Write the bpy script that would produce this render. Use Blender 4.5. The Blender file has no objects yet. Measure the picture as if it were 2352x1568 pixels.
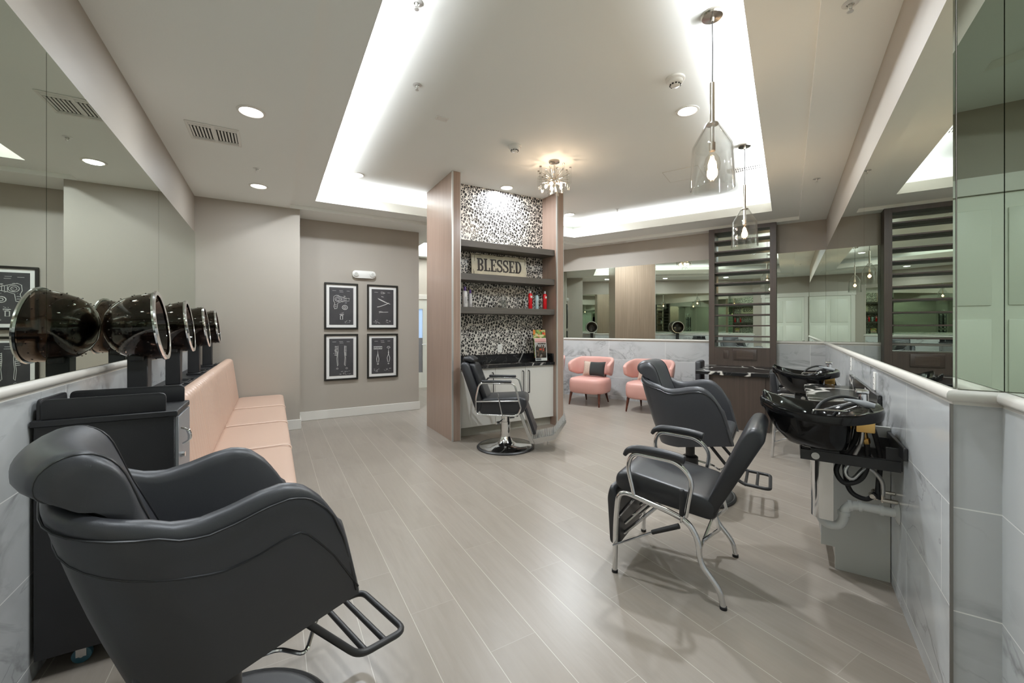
import bpy, bmesh, math, random
from mathutils import Vector, Matrix
random.seed(7)
PI = math.pi
SC = bpy.context.scene
COL = SC.collection
rad = math.radians

# ------------------------------------------------------------------ camera, world, exposure
EYE = 1.39
cam = bpy.data.cameras.new('camera')
cam.sensor_width = 36.0
cam.lens = 940.0 / 2352.0 * 36.0
cam.shift_y = -32.0 / 2352.0
cam.clip_start = 0.02
camo = bpy.data.objects.new('camera', cam)
camo.location = (0, 0, EYE)
camo.rotation_euler = (PI / 2, 0, 0)
COL.objects.link(camo)
SC.camera = camo
vs = SC.view_settings
vs.view_transform = 'Standard'
vs.look = 'None'
vs.gamma = 1.0
vs.use_curve_mapping = False
vs.exposure = 0.45
W = bpy.data.worlds.new('world')
SC.world = W
W.use_nodes = True
W.node_tree.nodes['Background'].inputs[0].default_value = (0.9, 0.95, 1.0, 1)
W.node_tree.nodes['Background'].inputs[1].default_value = 0.05
try:
    cy = SC.cycles
    cy.max_bounces = 10
    cy.diffuse_bounces = 5
    cy.glossy_bounces = 7
    cy.transmission_bounces = 6
    cy.transparent_max_bounces = 16
    cy.caustics_reflective = True
    cy.blur_glossy = 0.5
    cy.caustics_refractive = False
    cy.sample_clamp_indirect = 3.0
    cy.use_denoising = True
except Exception:
    pass

# ------------------------------------------------------------------ the two room directions
TL = rad(30.3)      # left half: x = v (away from the left wall), y = u (depth)
TR = rad(-34.0)     # right half: x = t (towards the right wall), y = s (depth)
Av, Bv = Vector((-math.sin(TL), math.cos(TL), 0)), Vector((math.cos(TL), math.sin(TL), 0))
Cv, Ev = Vector((-math.sin(TR), math.cos(TR), 0)), Vector((math.cos(TR), math.sin(TR), 0))
def PL(u, v, z=0.0):
    p = Av * u + Bv * v; return Vector((p.x, p.y, z))
def PR(s, t, z=0.0):
    p = Cv * s + Ev * t; return Vector((p.x, p.y, z))

HC, HB, HT = 3.01, 3.06, 3.30     # outer soffit, band, tray ceiling

# ------------------------------------------------------------------ real lamps
def lamp(kind, loc, power, color=(1, .93, .84), size=.12, size_y=None, rot=(0, 0, 0), parent=None, spread=None, name='lamp_light'):
    d = bpy.data.lights.new(name, kind)
    d.energy = power
    d.color = color
    if kind == 'AREA':
        d.shape = 'RECTANGLE' if size_y else 'DISK'
        d.size = size
        if size_y: d.size_y = size_y
        if spread: d.spread = spread
    elif kind in ('POINT', 'SPOT'):
        d.shadow_soft_size = size
    o = bpy.data.objects.new(name, d)
    COL.objects.link(o)
    o.location = loc
    o.rotation_euler = rot
    if parent: o.parent = parent
    return o

COVE = (.92, 0.955, 1.0)
WARM = (1.0, 0.90, 0.78)
P_DOWN, P_COVE, P_TRAY = 10.0, 29.0, 25.0

def quad(vl, tr, ub, sb):
    """corners of the wedge: apex, left back, middle back, right back"""
    ca, cb = Cv.dot(Av), Cv.dot(Bv)
    ea, eb = Ev.dot(Av), Ev.dot(Bv)
    u0 = (tr - eb * vl) / ea
    vm = (sb - ca * ub) / cb
    return [PL(u0, vl), PL(ub, vl), PL(ub, vm), PR(sb, tr)]
TRAY = (.485, -.19, 5.98, 6.95)
def offs(q, d): return (q[0] - d, q[1] + d, q[2] + d, q[3] + d)

# LED lines lying in the cove behind the tray lip (the cove's own lamps)
qa = quad(*offs(TRAY, .14))
for i, pw in ((0, 1.15), (1, .9), (2, .9), (3, 1.15)):
    p, q = qa[i], qa[(i + 1) % 4]
    d = q - p
    ap = 1.5                                             # the long strips stop short of the apex
    L = d.length - .5 - (ap if i in (0, 3) else 0)
    m = (p + q) / 2 + d.normalized() * (ap / 2 if i == 0 else (-ap / 2 if i == 3 else 0))
    lo = lamp('AREA', (m.x, m.y, HB + .092), P_COVE * L * pw * .5, COVE, L, .04, spread=rad(125), name='cove_led')
    inw = Vector((d.y, -d.x, 0)).normalized()            # towards the middle of the tray
    if inw.dot((qa[0] + qa[2]) / 2 - m) < 0: inw = -inw
    zax = -(inw * math.cos(rad(52)) + Vector((0, 0, 1)) * math.sin(rad(52)))
    xax = d.normalized(); yax = zax.cross(xax)
    lo.rotation_euler = Matrix((xax, yax, zax)).transposed().to_euler()

# ------------------------------------------------------------------ materials
def srgb(h):
    h = h.lstrip('#')
    c = [int(h[i:i + 2], 16) / 255 for i in (0, 2, 4)]
    return tuple((x / 12.92 if x <= .04045 else ((x + .055) / 1.055) ** 2.4) for x in c) + (1,)
MATS = {}
class NT:
    def __init__(s, name):
        s.m = bpy.data.materials.new(name); s.m.use_nodes = True
        s.t = s.m.node_tree; s.b = s.t.nodes['Principled BSDF']; s.o = s.t.nodes['Material Output']
        MATS[name] = s.m
    def n(s, typ, **kw):
        nd = s.t.nodes.new(typ)
        for k, v in kw.items():
            setattr(nd, k, v)
        return nd
    def l(s, a, b): s.t.links.new(a, b)
    def math(s, op, a, b=None, c=None):
        nd = s.t.nodes.new('ShaderNodeMath'); nd.operation = op
        for i, x in enumerate((a, b, c)):
            if x is None: continue
            if isinstance(x, (int, float)): nd.inputs[i].default_value = x
            else: s.l(x, nd.inputs[i])
        return nd.outputs[0]
    def mix(s, f, a, b):
        nd = s.t.nodes.new('ShaderNodeMix'); nd.data_type = 'RGBA'
        for sock, x in ((nd.inputs[0], f), (nd.inputs[6], a), (nd.inputs[7], b)):
            if isinstance(x, (int, float)): sock.default_value = x
            elif isinstance(x, tuple): sock.default_value = x
            else: s.l(x, sock)
        return nd.outputs[2]
    def coord(s): return s.t.nodes.new('ShaderNodeTexCoord').outputs['Object']
    def mapping(s, v, scale=(1, 1, 1), loc=(0, 0, 0), rot=(0, 0, 0)):
        nd = s.t.nodes.new('ShaderNodeMapping'); s.l(v, nd.inputs[0])
        nd.inputs['Scale'].default_value = scale; nd.inputs['Location'].default_value = loc; nd.inputs['Rotation'].default_value = rot
        return nd.outputs[0]
    def noise(s, v, scale, detail=3, rough=.5, dist=0):
        nd = s.t.nodes.new('ShaderNodeTexNoise'); s.l(v, nd.inputs['Vector'])
        nd.inputs['Scale'].default_value = scale; nd.inputs['Detail'].default_value = detail
        nd.inputs['Roughness'].default_value = rough; nd.inputs['Distortion'].default_value = dist
        return nd.outputs['Fac']
    def ramp(s, f, a, b, x=0., y=1.):
        nd = s.t.nodes.new('ShaderNodeMapRange'); nd.clamp = True; s.l(f, nd.inputs[0])
        for i, q in zip((1, 2, 3, 4), (a, b, x, y)): nd.inputs[i].default_value = q
        return nd.outputs[0]
    def bump(s, h, strength, dist=.01):
        nd = s.t.nodes.new('ShaderNodeBump'); s.l(h, nd.inputs['Height'])
        nd.inputs['Strength'].default_value = strength; nd.inputs['Distance'].default_value = dist
        s.l(nd.outputs[0], s.b.inputs['Normal'])
    def base(s, c):
        if isinstance(c, tuple): s.b.inputs['Base Color'].default_value = c
        else: s.l(c, s.b.inputs['Base Color'])
    def set(s, **kw):
        for k, v in kw.items(): s.b.inputs[k].default_value = v
        return s
def plain(name, col, rough=.5, metal=0., spec=.5, coat=0., noise=None, bump=None):
    t = NT(name)
    c = srgb(col) if isinstance(col, str) else col
    t.set(**{'Roughness': rough, 'Metallic': metal, 'Specular IOR Level': spec, 'Coat Weight': coat, 'Coat Roughness': .08})
    if noise:
        f = t.noise(t.coord(), noise[0], 4)
        k = noise[1]
        t.base(t.mix(t.ramp(f, .3, .7), tuple(x * (1 - k) for x in c[:3]) + (1,), tuple(min(1, x * (1 + k)) for x in c[:3]) + (1,)))
    else: t.base(c)
    if bump: t.bump(t.noise(t.coord(), bump[0], 3), bump[1], .002)
    return t.m
def emit(name, col, strength):
    t = NT(name)
    c = srgb(col) if isinstance(col, str) else col
    t.base(c); t.set(**{'Emission Color': c, 'Emission Strength': strength}); return t.m

PAINT = plain('wall_paint', '#a39b90', .55, bump=(160, .12))
CEIL = plain('ceiling_paint', '#eceeea', .7, bump=(110, .16))
WHITE = plain('white_trim_paint', '#d2cec6', .4)
DOORW = plain('white_door_paint', '#dcdcd2', .4)
MIRROR = plain('mirror_silver', (.66, .725, .65, 1), .0, 1.0)
MEDGE = plain('mirror_glass_edge', '#2f4f3f', .15)
LEATHER = plain('black_leather', '#35363a', .40, spec=.55, bump=(420, .10))
LEATHER2 = plain('worn_black_leather', '#232427', .38, spec=.5, bump=(380, .10))
PIPING = plain('black_piping', '#1c1d1f', .35)
CHROME = plain('chrome', (.78, .79, .80, 1), .10, 1.0)
STEEL = plain('brushed_steel', (.55, .55, .54, 1), .32, 1.0)
NICKEL = plain('nickel', (.62, .58, .52, 1), .2, 1.0)
BRASS = plain('brass', (.72, .46, .16, 1), .28, 1.0)
BLACKM = plain('black_metal', '#222223', .42)
GLOSSB = plain('black_gloss_ceramic', '#0d0d0e', .08, spec=.35)
RUBBER = plain('black_rubber', '#1a1a1b', .6)
BLACKLAM = plain('black_laminate', '#232325', .45, noise=(6, .12))
PINK = plain('pink_leather', '#d2a096', .42, spec=.4, bump=(300, .06))
BENCH = plain('blush_vinyl', '#bfa290', .38, spec=.45, bump=(260, .06))
LEGWOOD = plain('walnut_leg', '#4e2517', .35, noise=(14, .3))
PILB = plain('black_cushion_fabric', '#2b2d2c', .9, bump=(600, .3))
PILW = plain('beige_cushion_fabric', '#b9a596', .9, noise=(60, .15), bump=(600, .3))
WHITELAM = plain('white_laminate', '#cfccc5', .35)
KICK = plain('toe_kick_board', '#a39f93', .5)
PLASTIC = plain('white_plastic', '#e2e0da', .4)
PVC = plain('white_pvc', '#d5d6d3', .45)
DARKHOLE = plain('dark_duct', '#23221f', .8)
MATB = plain('picture_mount', '#e6e4df', .8)
FRAMEB = plain('black_frame_wood', '#17150f', .35)
INK = plain('black_lettering_paint', '#2a2119', .6)
CHALK = plain('chalk_white_ink', '#d8d6d2', .8)
PURPLE = plain('purple_plastic', '#4a2a70', .3)
BOTW = plain('white_bottle', '#dedbd8', .3)
BOTG = plain('grey_bottle', '#b5b2b2', .3)
BOTR = plain('red_can', '#c4121b', .25)
BOTB = plain('pale_blue_bottle', '#a9c3c6', .3)
BLUEC = plain('teal_caster_wheel', '#2f5a68', .4)
ALU = plain('corner_aluminium', (.58, .575, .55, 1), .4, .6)
BWOOD = plain('wood_holder_dark', '#3a342f', .45)
GLASSBLUE = plain('door_glass_blue', '#8fb0c8', .1)
GREYBL = plain('roller_blind_grey', '#77777a', .7)

# wall tile: large format marble-look porcelain with thin white joints
def tile(name, axis):
    t = NT(name)
    co = t.coord()
    sp = t.n('ShaderNodeSeparateXYZ'); t.l(co, sp.inputs[0])
    h = t.math('ADD', sp.outputs[axis], .25) if axis == 0 else sp.outputs[axis]; z = sp.outputs[2]
    cb = t.n('ShaderNodeCombineXYZ'); t.l(h, cb.inputs[0]); t.l(t.math('SUBTRACT', z, .0725), cb.inputs[1])
    br = t.n('ShaderNodeTexBrick'); t.l(cb.outputs[0], br.inputs['Vector'])
    br.offset = .5; br.offset_frequency = 2
    for k, v in (('Scale', 1.0), ('Mortar Size', .0022), ('Mortar Smooth', .1), ('Bias', 0.), ('Brick Width', 1.06), ('Row Height', .3525)):
        br.inputs[k].default_value = v
    br.inputs['Color1'].default_value = (0, 0, 0, 1); br.inputs['Color2'].default_value = (1, 1, 1, 1)
    # veins shift from tile to tile
    sh = t.n('ShaderNodeVectorMath', operation='SCALE'); t.l(br.outputs['Color'], sh.inputs[0]); sh.inputs['Scale'].default_value = 3.0
    ad = t.n('ShaderNodeVectorMath', operation='ADD'); t.l(co, ad.inputs[0]); t.l(sh.outputs[0], ad.inputs[1])
    v = t.mapping(ad.outputs[0], (1, 1, 1.5), (0, 0, 0), (.3, .5, .2))
    n1 = t.noise(v, .9, 7, .55, .9)
    v1 = t.ramp(t.math('ABSOLUTE', t.math('SUBTRACT', n1, .5)), 0., .03, 1., 0.)
    n2 = t.noise(v, 2.3, 6, .5, .5)
    v2 = t.ramp(t.math('ABSOLUTE', t.math('SUBTRACT', n2, .46)), 0., .013, .6, 0.)
    mask = t.ramp(t.noise(v, 1.7, 2), .44, .6)
    cloud = t.math('MULTIPLY', t.ramp(t.noise(v, 1.6, 4, .6, .4), .52, .8), .5)
    f = t.math('MULTIPLY', t.math('MAXIMUM', v1, v2), mask)
    f = t.math('MINIMUM', t.math('ADD', f, cloud), 1.0)
    c = t.mix(t.math('MULTIPLY', f, .62), srgb('#c3c5c5'), srgb('#6c6c6b'))
    c = t.mix(br.outputs['Fac'], c, srgb('#efefeb'))
    t.base(c); t.set(Roughness=.16)
    return t.m
TILE_X, TILE_Y = tile('marble_tile_x', 0), tile('marble_tile_y', 1)

def floor_mat():
    t = NT('floor_plank_tile')
    co = t.coord()
    sp = t.n('ShaderNodeSeparateXYZ'); t.l(co, sp.inputs[0])
    v, u = sp.outputs[0], sp.outputs[1]
    y = t.math('SUBTRACT', v, .1195)
    row = t.math('FLOOR', t.math('DIVIDE', y, .2285))
    x = t.math('ADD', u, t.math('MULTIPLY', row, .4))
    x = t.math('SUBTRACT', x, .36)
    cb = t.n('ShaderNodeCombineXYZ'); t.l(x, cb.inputs[0]); t.l(y, cb.inputs[1])
    br = t.n('ShaderNodeTexBrick'); t.l(cb.outputs[0], br.inputs['Vector'])
    br.offset = 0; br.offset_frequency = 1
    for k, q in (('Scale', 1.), ('Mortar Size', .0016), ('Mortar Smooth', .2), ('Bias', 0.), ('Brick Width', 1.2), ('Row Height', .2285)):
        br.inputs[k].default_value = q
    br.inputs['Color1'].default_value = (0, 0, 0, 1); br.inputs['Color2'].default_value = (1, 1, 1, 1)
    rnd = br.outputs['Color']
    sh = t.n('ShaderNodeVectorMath', operation='SCALE'); t.l(rnd, sh.inputs[0]); sh.inputs['Scale'].default_value = 7.
    ad = t.n('ShaderNodeVectorMath', operation='ADD'); t.l(co, ad.inputs[0]); t.l(sh.outputs[0], ad.inputs[1])
    g = t.noise(t.mapping(ad.outputs[0], (22, 1.6, 1)), 1.6, 6, .62, .8)
    g2 = t.noise(t.mapping(ad.outputs[0], (5, 1.4, 1)), 1.5, 3, .5, .6)
    base = t.mix(rnd, srgb('#8d8479'), srgb('#968d83'))
    c = t.mix(t.math('MULTIPLY', t.ramp(g, .35, .75), .6), base, srgb('#867d72'))
    c = t.mix(t.math('MULTIPLY', t.ramp(g2, .52, .75), .35), c, srgb('#7d7469'))
    fy = t.math('FRACT', t.math('DIVIDE', y, .2285))
    ln = t.math('LESS_THAN', t.math('MINIMUM', fy, t.math('SUBTRACT', 1., fy)), .0062)
    c = t.mix(t.math('MAXIMUM', t.math('MULTIPLY', ln, .8), t.math('MULTIPLY', br.outputs['Fac'], .3)), c, srgb('#c0b8ad'))
    t.base(c); t.set(Roughness=.33); t.b.inputs['Specular IOR Level'].default_value = .45
    t.bump(t.math('MULTIPLY', g, .3), .12, .002)
    return t.m
FLOOR = floor_mat()

def wood(name, c1, c2, rough, sc=(30, 30, 1.2), coat=0.):
    t = NT(name)
    n = t.noise(t.mapping(t.coord(), sc), 1.0, 6, .65, .6)
    t.base(t.mix(t.ramp(n, .3, .72), srgb(c1), srgb(c2)))
    t.set(Roughness=rough, **{'Coat Weight': coat, 'Coat Roughness': .15})
    return t.m
LAMWOOD = wood('taupe_wood_laminate', '#a68e7f', '#8b7466', .33, (60, 60, 1.0), .25)
SHELFW = wood('dark_grey_oak', '#55504a', '#46413b', .45, (1.5, 40, 40))
DESKW = wood('dark_brown_oak', '#4c4038', '#3c322b', .42, (45, 45, 1.2))

def blackmarble():
    t = NT('black_marble')
    co = t.coord()
    v = t.mapping(co, (1, 1, 1), (3.1, 1.7, 0.3), (0, 0, .5))
    n = t.noise(v, 1.5, 4, .45, .4)
    f = t.ramp(t.math('ABSOLUTE', t.math('SUBTRACT', n, .5)), .005, .017, 1., 0.)
    n2 = t.noise(v, 4.5, 6, .5, .3)
    f2 = t.ramp(t.math('ABSOLUTE', t.math('SUBTRACT', n2, .5)), 0., .005, .12, 0.)
    m = t.ramp(t.noise(v, 1.4, 2), .36, .48)
    t.base(t.mix(t.math('MAXIMUM', t.math('MULTIPLY', f, m), f2), srgb('#1a1a1b'), srgb('#d5d1c9')))
    t.set(Roughness=.2); return t.m
BMARBLE = blackmarble()

def leopard():
    t = NT('leopard_wallpaper')
    co = t.coord()
    sp = t.n('ShaderNodeSeparateXYZ'); t.l(co, sp.inputs[0])
    cb = t.n('ShaderNodeCombineXYZ'); t.l(sp.outputs[0], cb.inputs[0]); t.l(sp.outputs[2], cb.inputs[1])
    v0 = t.mapping(cb.outputs[0], (1, .82, 1), (0, 0, 0), (0, 0, .35))
    nz = t.n('ShaderNodeTexNoise'); t.l(v0, nz.inputs['Vector']); nz.inputs['Scale'].default_value = 30; nz.inputs['Detail'].default_value = 2
    sub = t.n('ShaderNodeVectorMath', operation='SUBTRACT'); t.l(nz.outputs['Color'], sub.inputs[0]); sub.inputs[1].default_value = (.5, .5, .5)
    scl = t.n('ShaderNodeVectorMath', operation='SCALE'); t.l(sub.outputs[0], scl.inputs[0]); scl.inputs['Scale'].default_value = .022
    ad = t.n('ShaderNodeVectorMath', operation='ADD'); t.l(v0, ad.inputs[0]); t.l(scl.outputs[0], ad.inputs[1])
    vo = t.n('ShaderNodeTexVoronoi', voronoi_dimensions='2D', feature='F1'); t.l(ad.outputs[0], vo.inputs['Vector'])
    vo.inputs['Scale'].default_value = 26; vo.inputs['Randomness'].default_value = .72
    ed = t.n('ShaderNodeTexVoronoi', voronoi_dimensions='2D', feature='DISTANCE_TO_EDGE'); t.l(ad.outputs[0], ed.inputs['Vector'])
    ed.inputs['Scale'].default_value = 26; ed.inputs['Randomness'].default_value = .72
    cs = t.n('ShaderNodeSeparateColor'); t.l(vo.outputs['Color'], cs.inputs[0])
    r, g = cs.outputs[0], cs.outputs[1]
    inside = t.math('MULTIPLY', t.math('GREATER_THAN', ed.outputs['Distance'], .06), t.math('LESS_THAN', vo.outputs['Distance'], t.math('ADD', .38, t.math('MULTIPLY', r, .22))))
    big = t.math('GREATER_THAN', r, .5)
    hole = t.math('MULTIPLY', big, t.math('LESS_THAN', vo.outputs['Distance'], t.math('ADD', .12, t.math('MULTIPLY', g, .10))))
    # a gap in the ring, on one side of the cell
    lp = t.n('ShaderNodeVectorMath', operation='SUBTRACT'); t.l(ad.outputs[0], lp.inputs[0]); t.l(vo.outputs['Position'], lp.inputs[1])
    s2 = t.n('ShaderNodeSeparateXYZ'); t.l(lp.outputs[0], s2.inputs[0])
    ang = t.math('ARCTAN2', s2.outputs[1], s2.outputs[0])
    gap = t.math('MULTIPLY', big, t.math('LESS_THAN', t.math('COSINE', t.math('ADD', ang, t.math('MULTIPLY', g, 6.28))), -.86))
    dark = t.math('MULTIPLY', inside, t.math('SUBTRACT', 1., t.math('MAXIMUM', hole, gap)))
    t.base(t.mix(dark, srgb('#d3cdc3'), srgb('#242120')))
    t.set(Roughness=.28); return t.m
LEOPARD = leopard()

def glass(name, tint=(1, 1, 1, 1), refl=1.0, rough=0.0):
    t = NT(name)
    t.t.nodes.remove(t.b)
    fr = t.n('ShaderNodeFresnel'); gm = t.n('ShaderNodeNewGeometry')
    t.l(t.math('ADD', 1.5, t.math('MULTIPLY', gm.outputs['Backfacing'], 1 / 1.5 - 1.5)), fr.inputs[0])
    tr = t.n('ShaderNodeBsdfTransparent'); tr.inputs[0].default_value = tint
    gl = t.n('ShaderNodeBsdfGlossy'); gl.inputs['Roughness'].default_value = rough
    mx = t.n('ShaderNodeMixShader')
    t.l(t.math('MULTIPLY', fr.outputs[0], refl), mx.inputs[0]); t.l(tr.outputs[0], mx.inputs[1]); t.l(gl.outputs[0], mx.inputs[2])
    t.l(mx.outputs[0], t.o.inputs[0])
    return t.m
GLASS = glass('clear_glass', (.965, .97, .965, 1), 1.7)
BULBG = glass('bulb_glass', (.99, .97, .94, 1), .8)
SMOKE = glass('smoked_brown_plastic', (.50, .43, .385, 1), 1.6, .02)
GLAZE = glass('picture_glazing', (.995, .995, .995, 1), .6)
ACRYL = glass('clear_acrylic', (.95, .96, .96, 1), 1.0)
E_LED = emit('downlight_lens', (1, .96, .9, 1), 9.0)
E_FIL = emit('filament_glow', (1, .62, .33, 1), 60.0)
E_BULB = emit('small_bulb_glow', (1, .74, .5, 1), 32.0)
E_HALL = emit('hall_light_lens', (1, .95, .86, 1), 4.0)
E_DAY = emit('daylight_glass', (.36, .50, .72, 1), .4)
E_FROST = emit('cove_diffuser', (1, .95, .88, 1), 5.0)

# ------------------------------------------------------------------ mesh helpers
class MB:
    def __init__(s): s.bm = bmesh.new(); s.mi = 0
    def _new(s, f):
        n = len(s.bm.faces); r = f()
        s.bm.faces.ensure_lookup_table()
        for i in range(n, len(s.bm.faces)): s.bm.faces[i].material_index = s.mi
        return r
    def box(s, x0, x1, y0, y1, z0, z1, bev=0., seg=2, M=None):
        def f():
            vs = [s.bm.verts.new((x, y, z)) for x in (x0, x1) for y in (y0, y1) for z in (z0, z1)]
            fs = [s.bm.faces.new([vs[i] for i in q]) for q in ((0, 1, 3, 2), (4, 6, 7, 5), (0, 4, 5, 1), (2, 3, 7, 6), (0, 2, 6, 4), (1, 5, 7, 3))]
            g = vs
            if bev > 0:
                es = list({e for fc in fs for e in fc.edges})
                r = bmesh.ops.bevel(s.bm, geom=es, offset=bev, segments=seg, profile=.5, affect='EDGES', clamp_overlap=True)
                g = list({v for fc in r['faces'] for v in fc.verts} | {v for v in vs if v.is_valid})
            if M is not None: bmesh.ops.transform(s.bm, matrix=M, verts=g)
        s._new(f); return s
    def loft(s, rings, closed=True, cap0=True, cap1=True):
        def f():
            R = [[s.bm.verts.new(p) for p in r] for r in rings]
            n = len(R[0])
            for a, b in zip(R, R[1:]):
                for i in range(n if closed else n - 1):
                    j = (i + 1) % n
                    s.bm.faces.new((a[i], a[j], b[j], b[i]))
            if cap0: s.bm.faces.new(R[0][::-1])
            if cap1: s.bm.faces.new(R[-1])
        s._new(f); return s
    def tube(s, pts, r, n=10, closed=False, cap=True):
        P = [Vector(p) for p in pts]
        rr = r if isinstance(r, (list, tuple)) else [r] * len(P)
        m = len(P)
        T = []
        for i in range(m):
            a = P[(i - 1) % m] if (closed or i > 0) else P[0]
            b = P[(i + 1) % m] if (closed or i < m - 1) else P[-1]
            T.append((b - a).normalized())
        up = Vector((0, 0, 1)) if abs(T[0].z) < .9 else Vector((1, 0, 0))
        N = (up - T[0] * up.dot(T[0])).normalized()
        rings = []
        for i in range(m):
            N = N - T[i] * N.dot(T[i])
            if N.length < 1e-6: N = T[i].orthogonal()
            N.normalize(); B = T[i].cross(N)
            rings.append([P[i] + (N * math.cos(2 * PI * k / n) + B * math.sin(2 * PI * k / n)) * rr[i] for k in range(n)])
        if closed: rings.append(rings[0])
        return s.loft(rings, True, cap and not closed, cap and not closed)
    def cyl(s, x, y, z0, z1, r, r1=None, n=24):
        return s.tube([(x, y, z0), (x, y, z1)], [r, r if r1 is None else r1], n)
    def lathe(s, prof, n=32, c=(0, 0, 0), cap0=False, cap1=False):
        return s.loft([[(c[0] + r * math.cos(2 * PI * k / n), c[1] + r * math.sin(2 * PI * k / n), c[2] + z) for k in range(n)] for r, z in prof], True, cap0, cap1)
    def prism(s, poly, h0, h1, M=None, bev=0.):
        """2-D polygon (x, y) pulled along z, then placed by M"""
        def f():
            a = [s.bm.verts.new((p[0], p[1], h0)) for p in poly]
            b = [s.bm.verts.new((p[0], p[1], h1)) for p in poly]
            n = len(a)
            fs = [s.bm.faces.new(a[::-1]), s.bm.faces.new(b)]
            for i in range(n): fs.append(s.bm.faces.new((a[i], a[(i + 1) % n], b[(i + 1) % n], b[i])))
            g = a + b
            if bev > 0:
                es = list(set(list(fs[0].edges) + list(fs[1].edges)))
                r = bmesh.ops.bevel(s.bm, geom=es, offset=bev, segments=2, profile=.5, affect='EDGES', clamp_overlap=True)
                g = list({v for fc in r['faces'] for v in fc.verts} | {v for v in g if v.is_valid})
            if M is not None: bmesh.ops.transform(s.bm, matrix=M, verts=g)
        s._new(f); return s
    def quadf(s, *p):
        s._new(lambda: s.bm.faces.new([s.bm.verts.new(q) for q in p])); return s
    def build(s, name, mat, parent=None, smooth=40, subsurf=0, rotz=0., loc=None):
        bm = s.bm
        bmesh.ops.recalc_face_normals(bm, faces=bm.faces)
        me = bpy.data.meshes.new(name); bm.to_mesh(me); bm.free()
        for m in (mat if isinstance(mat, (list, tuple)) else [mat]): me.materials.append(m)
        o = bpy.data.objects.new(name, me); COL.objects.link(o)
        if smooth:
            me.polygons.foreach_set('use_smooth', [True] * len(me.polygons))
            try: me.set_sharp_from_angle(angle=rad(smooth))
            except Exception: pass
        if subsurf:
            md = o.modifiers.new('subdivision', 'SUBSURF'); md.levels = subsurf; md.render_levels = subsurf
        if parent: o.parent = parent
        if rotz: o.rotation_euler = (0, 0, rotz)
        if loc is not None: o.location = loc
        return o
def fillet(pts, r, seg=5, closed=False):
    P = [Vector(p) for p in pts]; out = []
    n = len(P)
    for i in range(n):
        if not closed and i in (0, n - 1): out.append(P[i]); continue
        a, b, c = P[(i - 1) % n], P[i], P[(i + 1) % n]
        d1, d2 = (a - b), (c - b)
        k = min(r, d1.length * .48, d2.length * .48)
        p0, p1 = b + d1.normalized() * k, b + d2.normalized() * k
        for j in range(seg + 1):
            t = j / seg
            out.append(p0 * (1 - t) ** 2 + b * 2 * t * (1 - t) + p1 * t * t)
    return out
def crom(pts, k=6, closed=False):
    P = [Vector(p) for p in pts]; n = len(P); out = []
    for i in range(n if closed else n - 1):
        a = P[(i - 1) % n] if (closed or i) else P[0]
        b, c = P[i], P[(i + 1) % n]
        d = P[(i + 2) % n] if (closed or i + 2 < n) else P[-1]
        for j in range(k):
            t = j / k
            out.append(.5 * ((2 * b) + (c - a) * t + (2 * a - 5 * b + 4 * c - d) * t * t + (3 * b - a - 3 * c + d) * t ** 3))
    if not closed: out.append(P[-1])
    return out
def tag(o, label, cat, group=None):
    o['label'] = label; o['category'] = cat
    if group: o['group'] = group
    return o
def root(name, label, cat, loc=(0, 0, 0), rotz=0., group=None):
    o = bpy.data.objects.new(name, None); COL.objects.link(o)
    o.empty_display_size = .1
    o.location = loc; o.rotation_euler = (0, 0, rotz)
    return tag(o, label, cat, group)
def struct(o): o['kind'] = 'structure'; return o
def dup(r, loc, rotz, label, group=None):
    c = r.copy(); COL.objects.link(c)
    c.location = loc; c.rotation_euler = (0, 0, rotz); c['label'] = label
    if group: c['group'] = group
    def kids(src, dst):
        for ch in list(src.children):
            k = ch.copy(); COL.objects.link(k); k.parent = dst
            kids(ch, k)
    kids(r, c)
    return c
def rrect(x0, x1, y0, y1, r, seg=5):
    out = []
    for cx, cy, a in ((x1 - r, y1 - r, 0), (x0 + r, y1 - r, 90), (x0 + r, y0 + r, 180), (x1 - r, y0 + r, 270)):
        for j in range(seg + 1):
            t = rad(a + 90 * j / seg); out.append((cx + r * math.cos(t), cy + r * math.sin(t)))
    return out
XZ = Matrix(((1, 0, 0, 0), (0, 0, -1, 0), (0, 1, 0, 0), (0, 0, 0, 1)))   # (x, y, h) -> (x, -h, y): a drawing standing up facing -y
def text_mesh(txt, size, name, mat, parent, M, extrude=.001, bold=0.):
    cu = bpy.data.curves.new(name, 'FONT'); cu.body = txt; cu.size = size; cu.extrude = extrude; cu.align_x = 'CENTER'; cu.align_y = 'CENTER'; cu.offset = bold
    to = bpy.data.objects.new(name, cu); COL.objects.link(to)
    me = bpy.data.meshes.new_from_object(to.evaluated_get(bpy.context.evaluated_depsgraph_get()))
    bpy.data.objects.remove(to); bpy.data.curves.remove(cu)
    me.name = name; me.transform(M); me.materials.clear(); me.materials.append(mat)
    o = bpy.data.objects.new(name, me); COL.objects.link(o)
    if parent: o.parent = parent
    return o

# ------------------------------------------------------------------ room shell
m = MB(); m.box(-3.2, 8.4, -1.6, 9.5, -.1, 0); struct(m.build('floor', FLOOR, rotz=TL))

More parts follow.
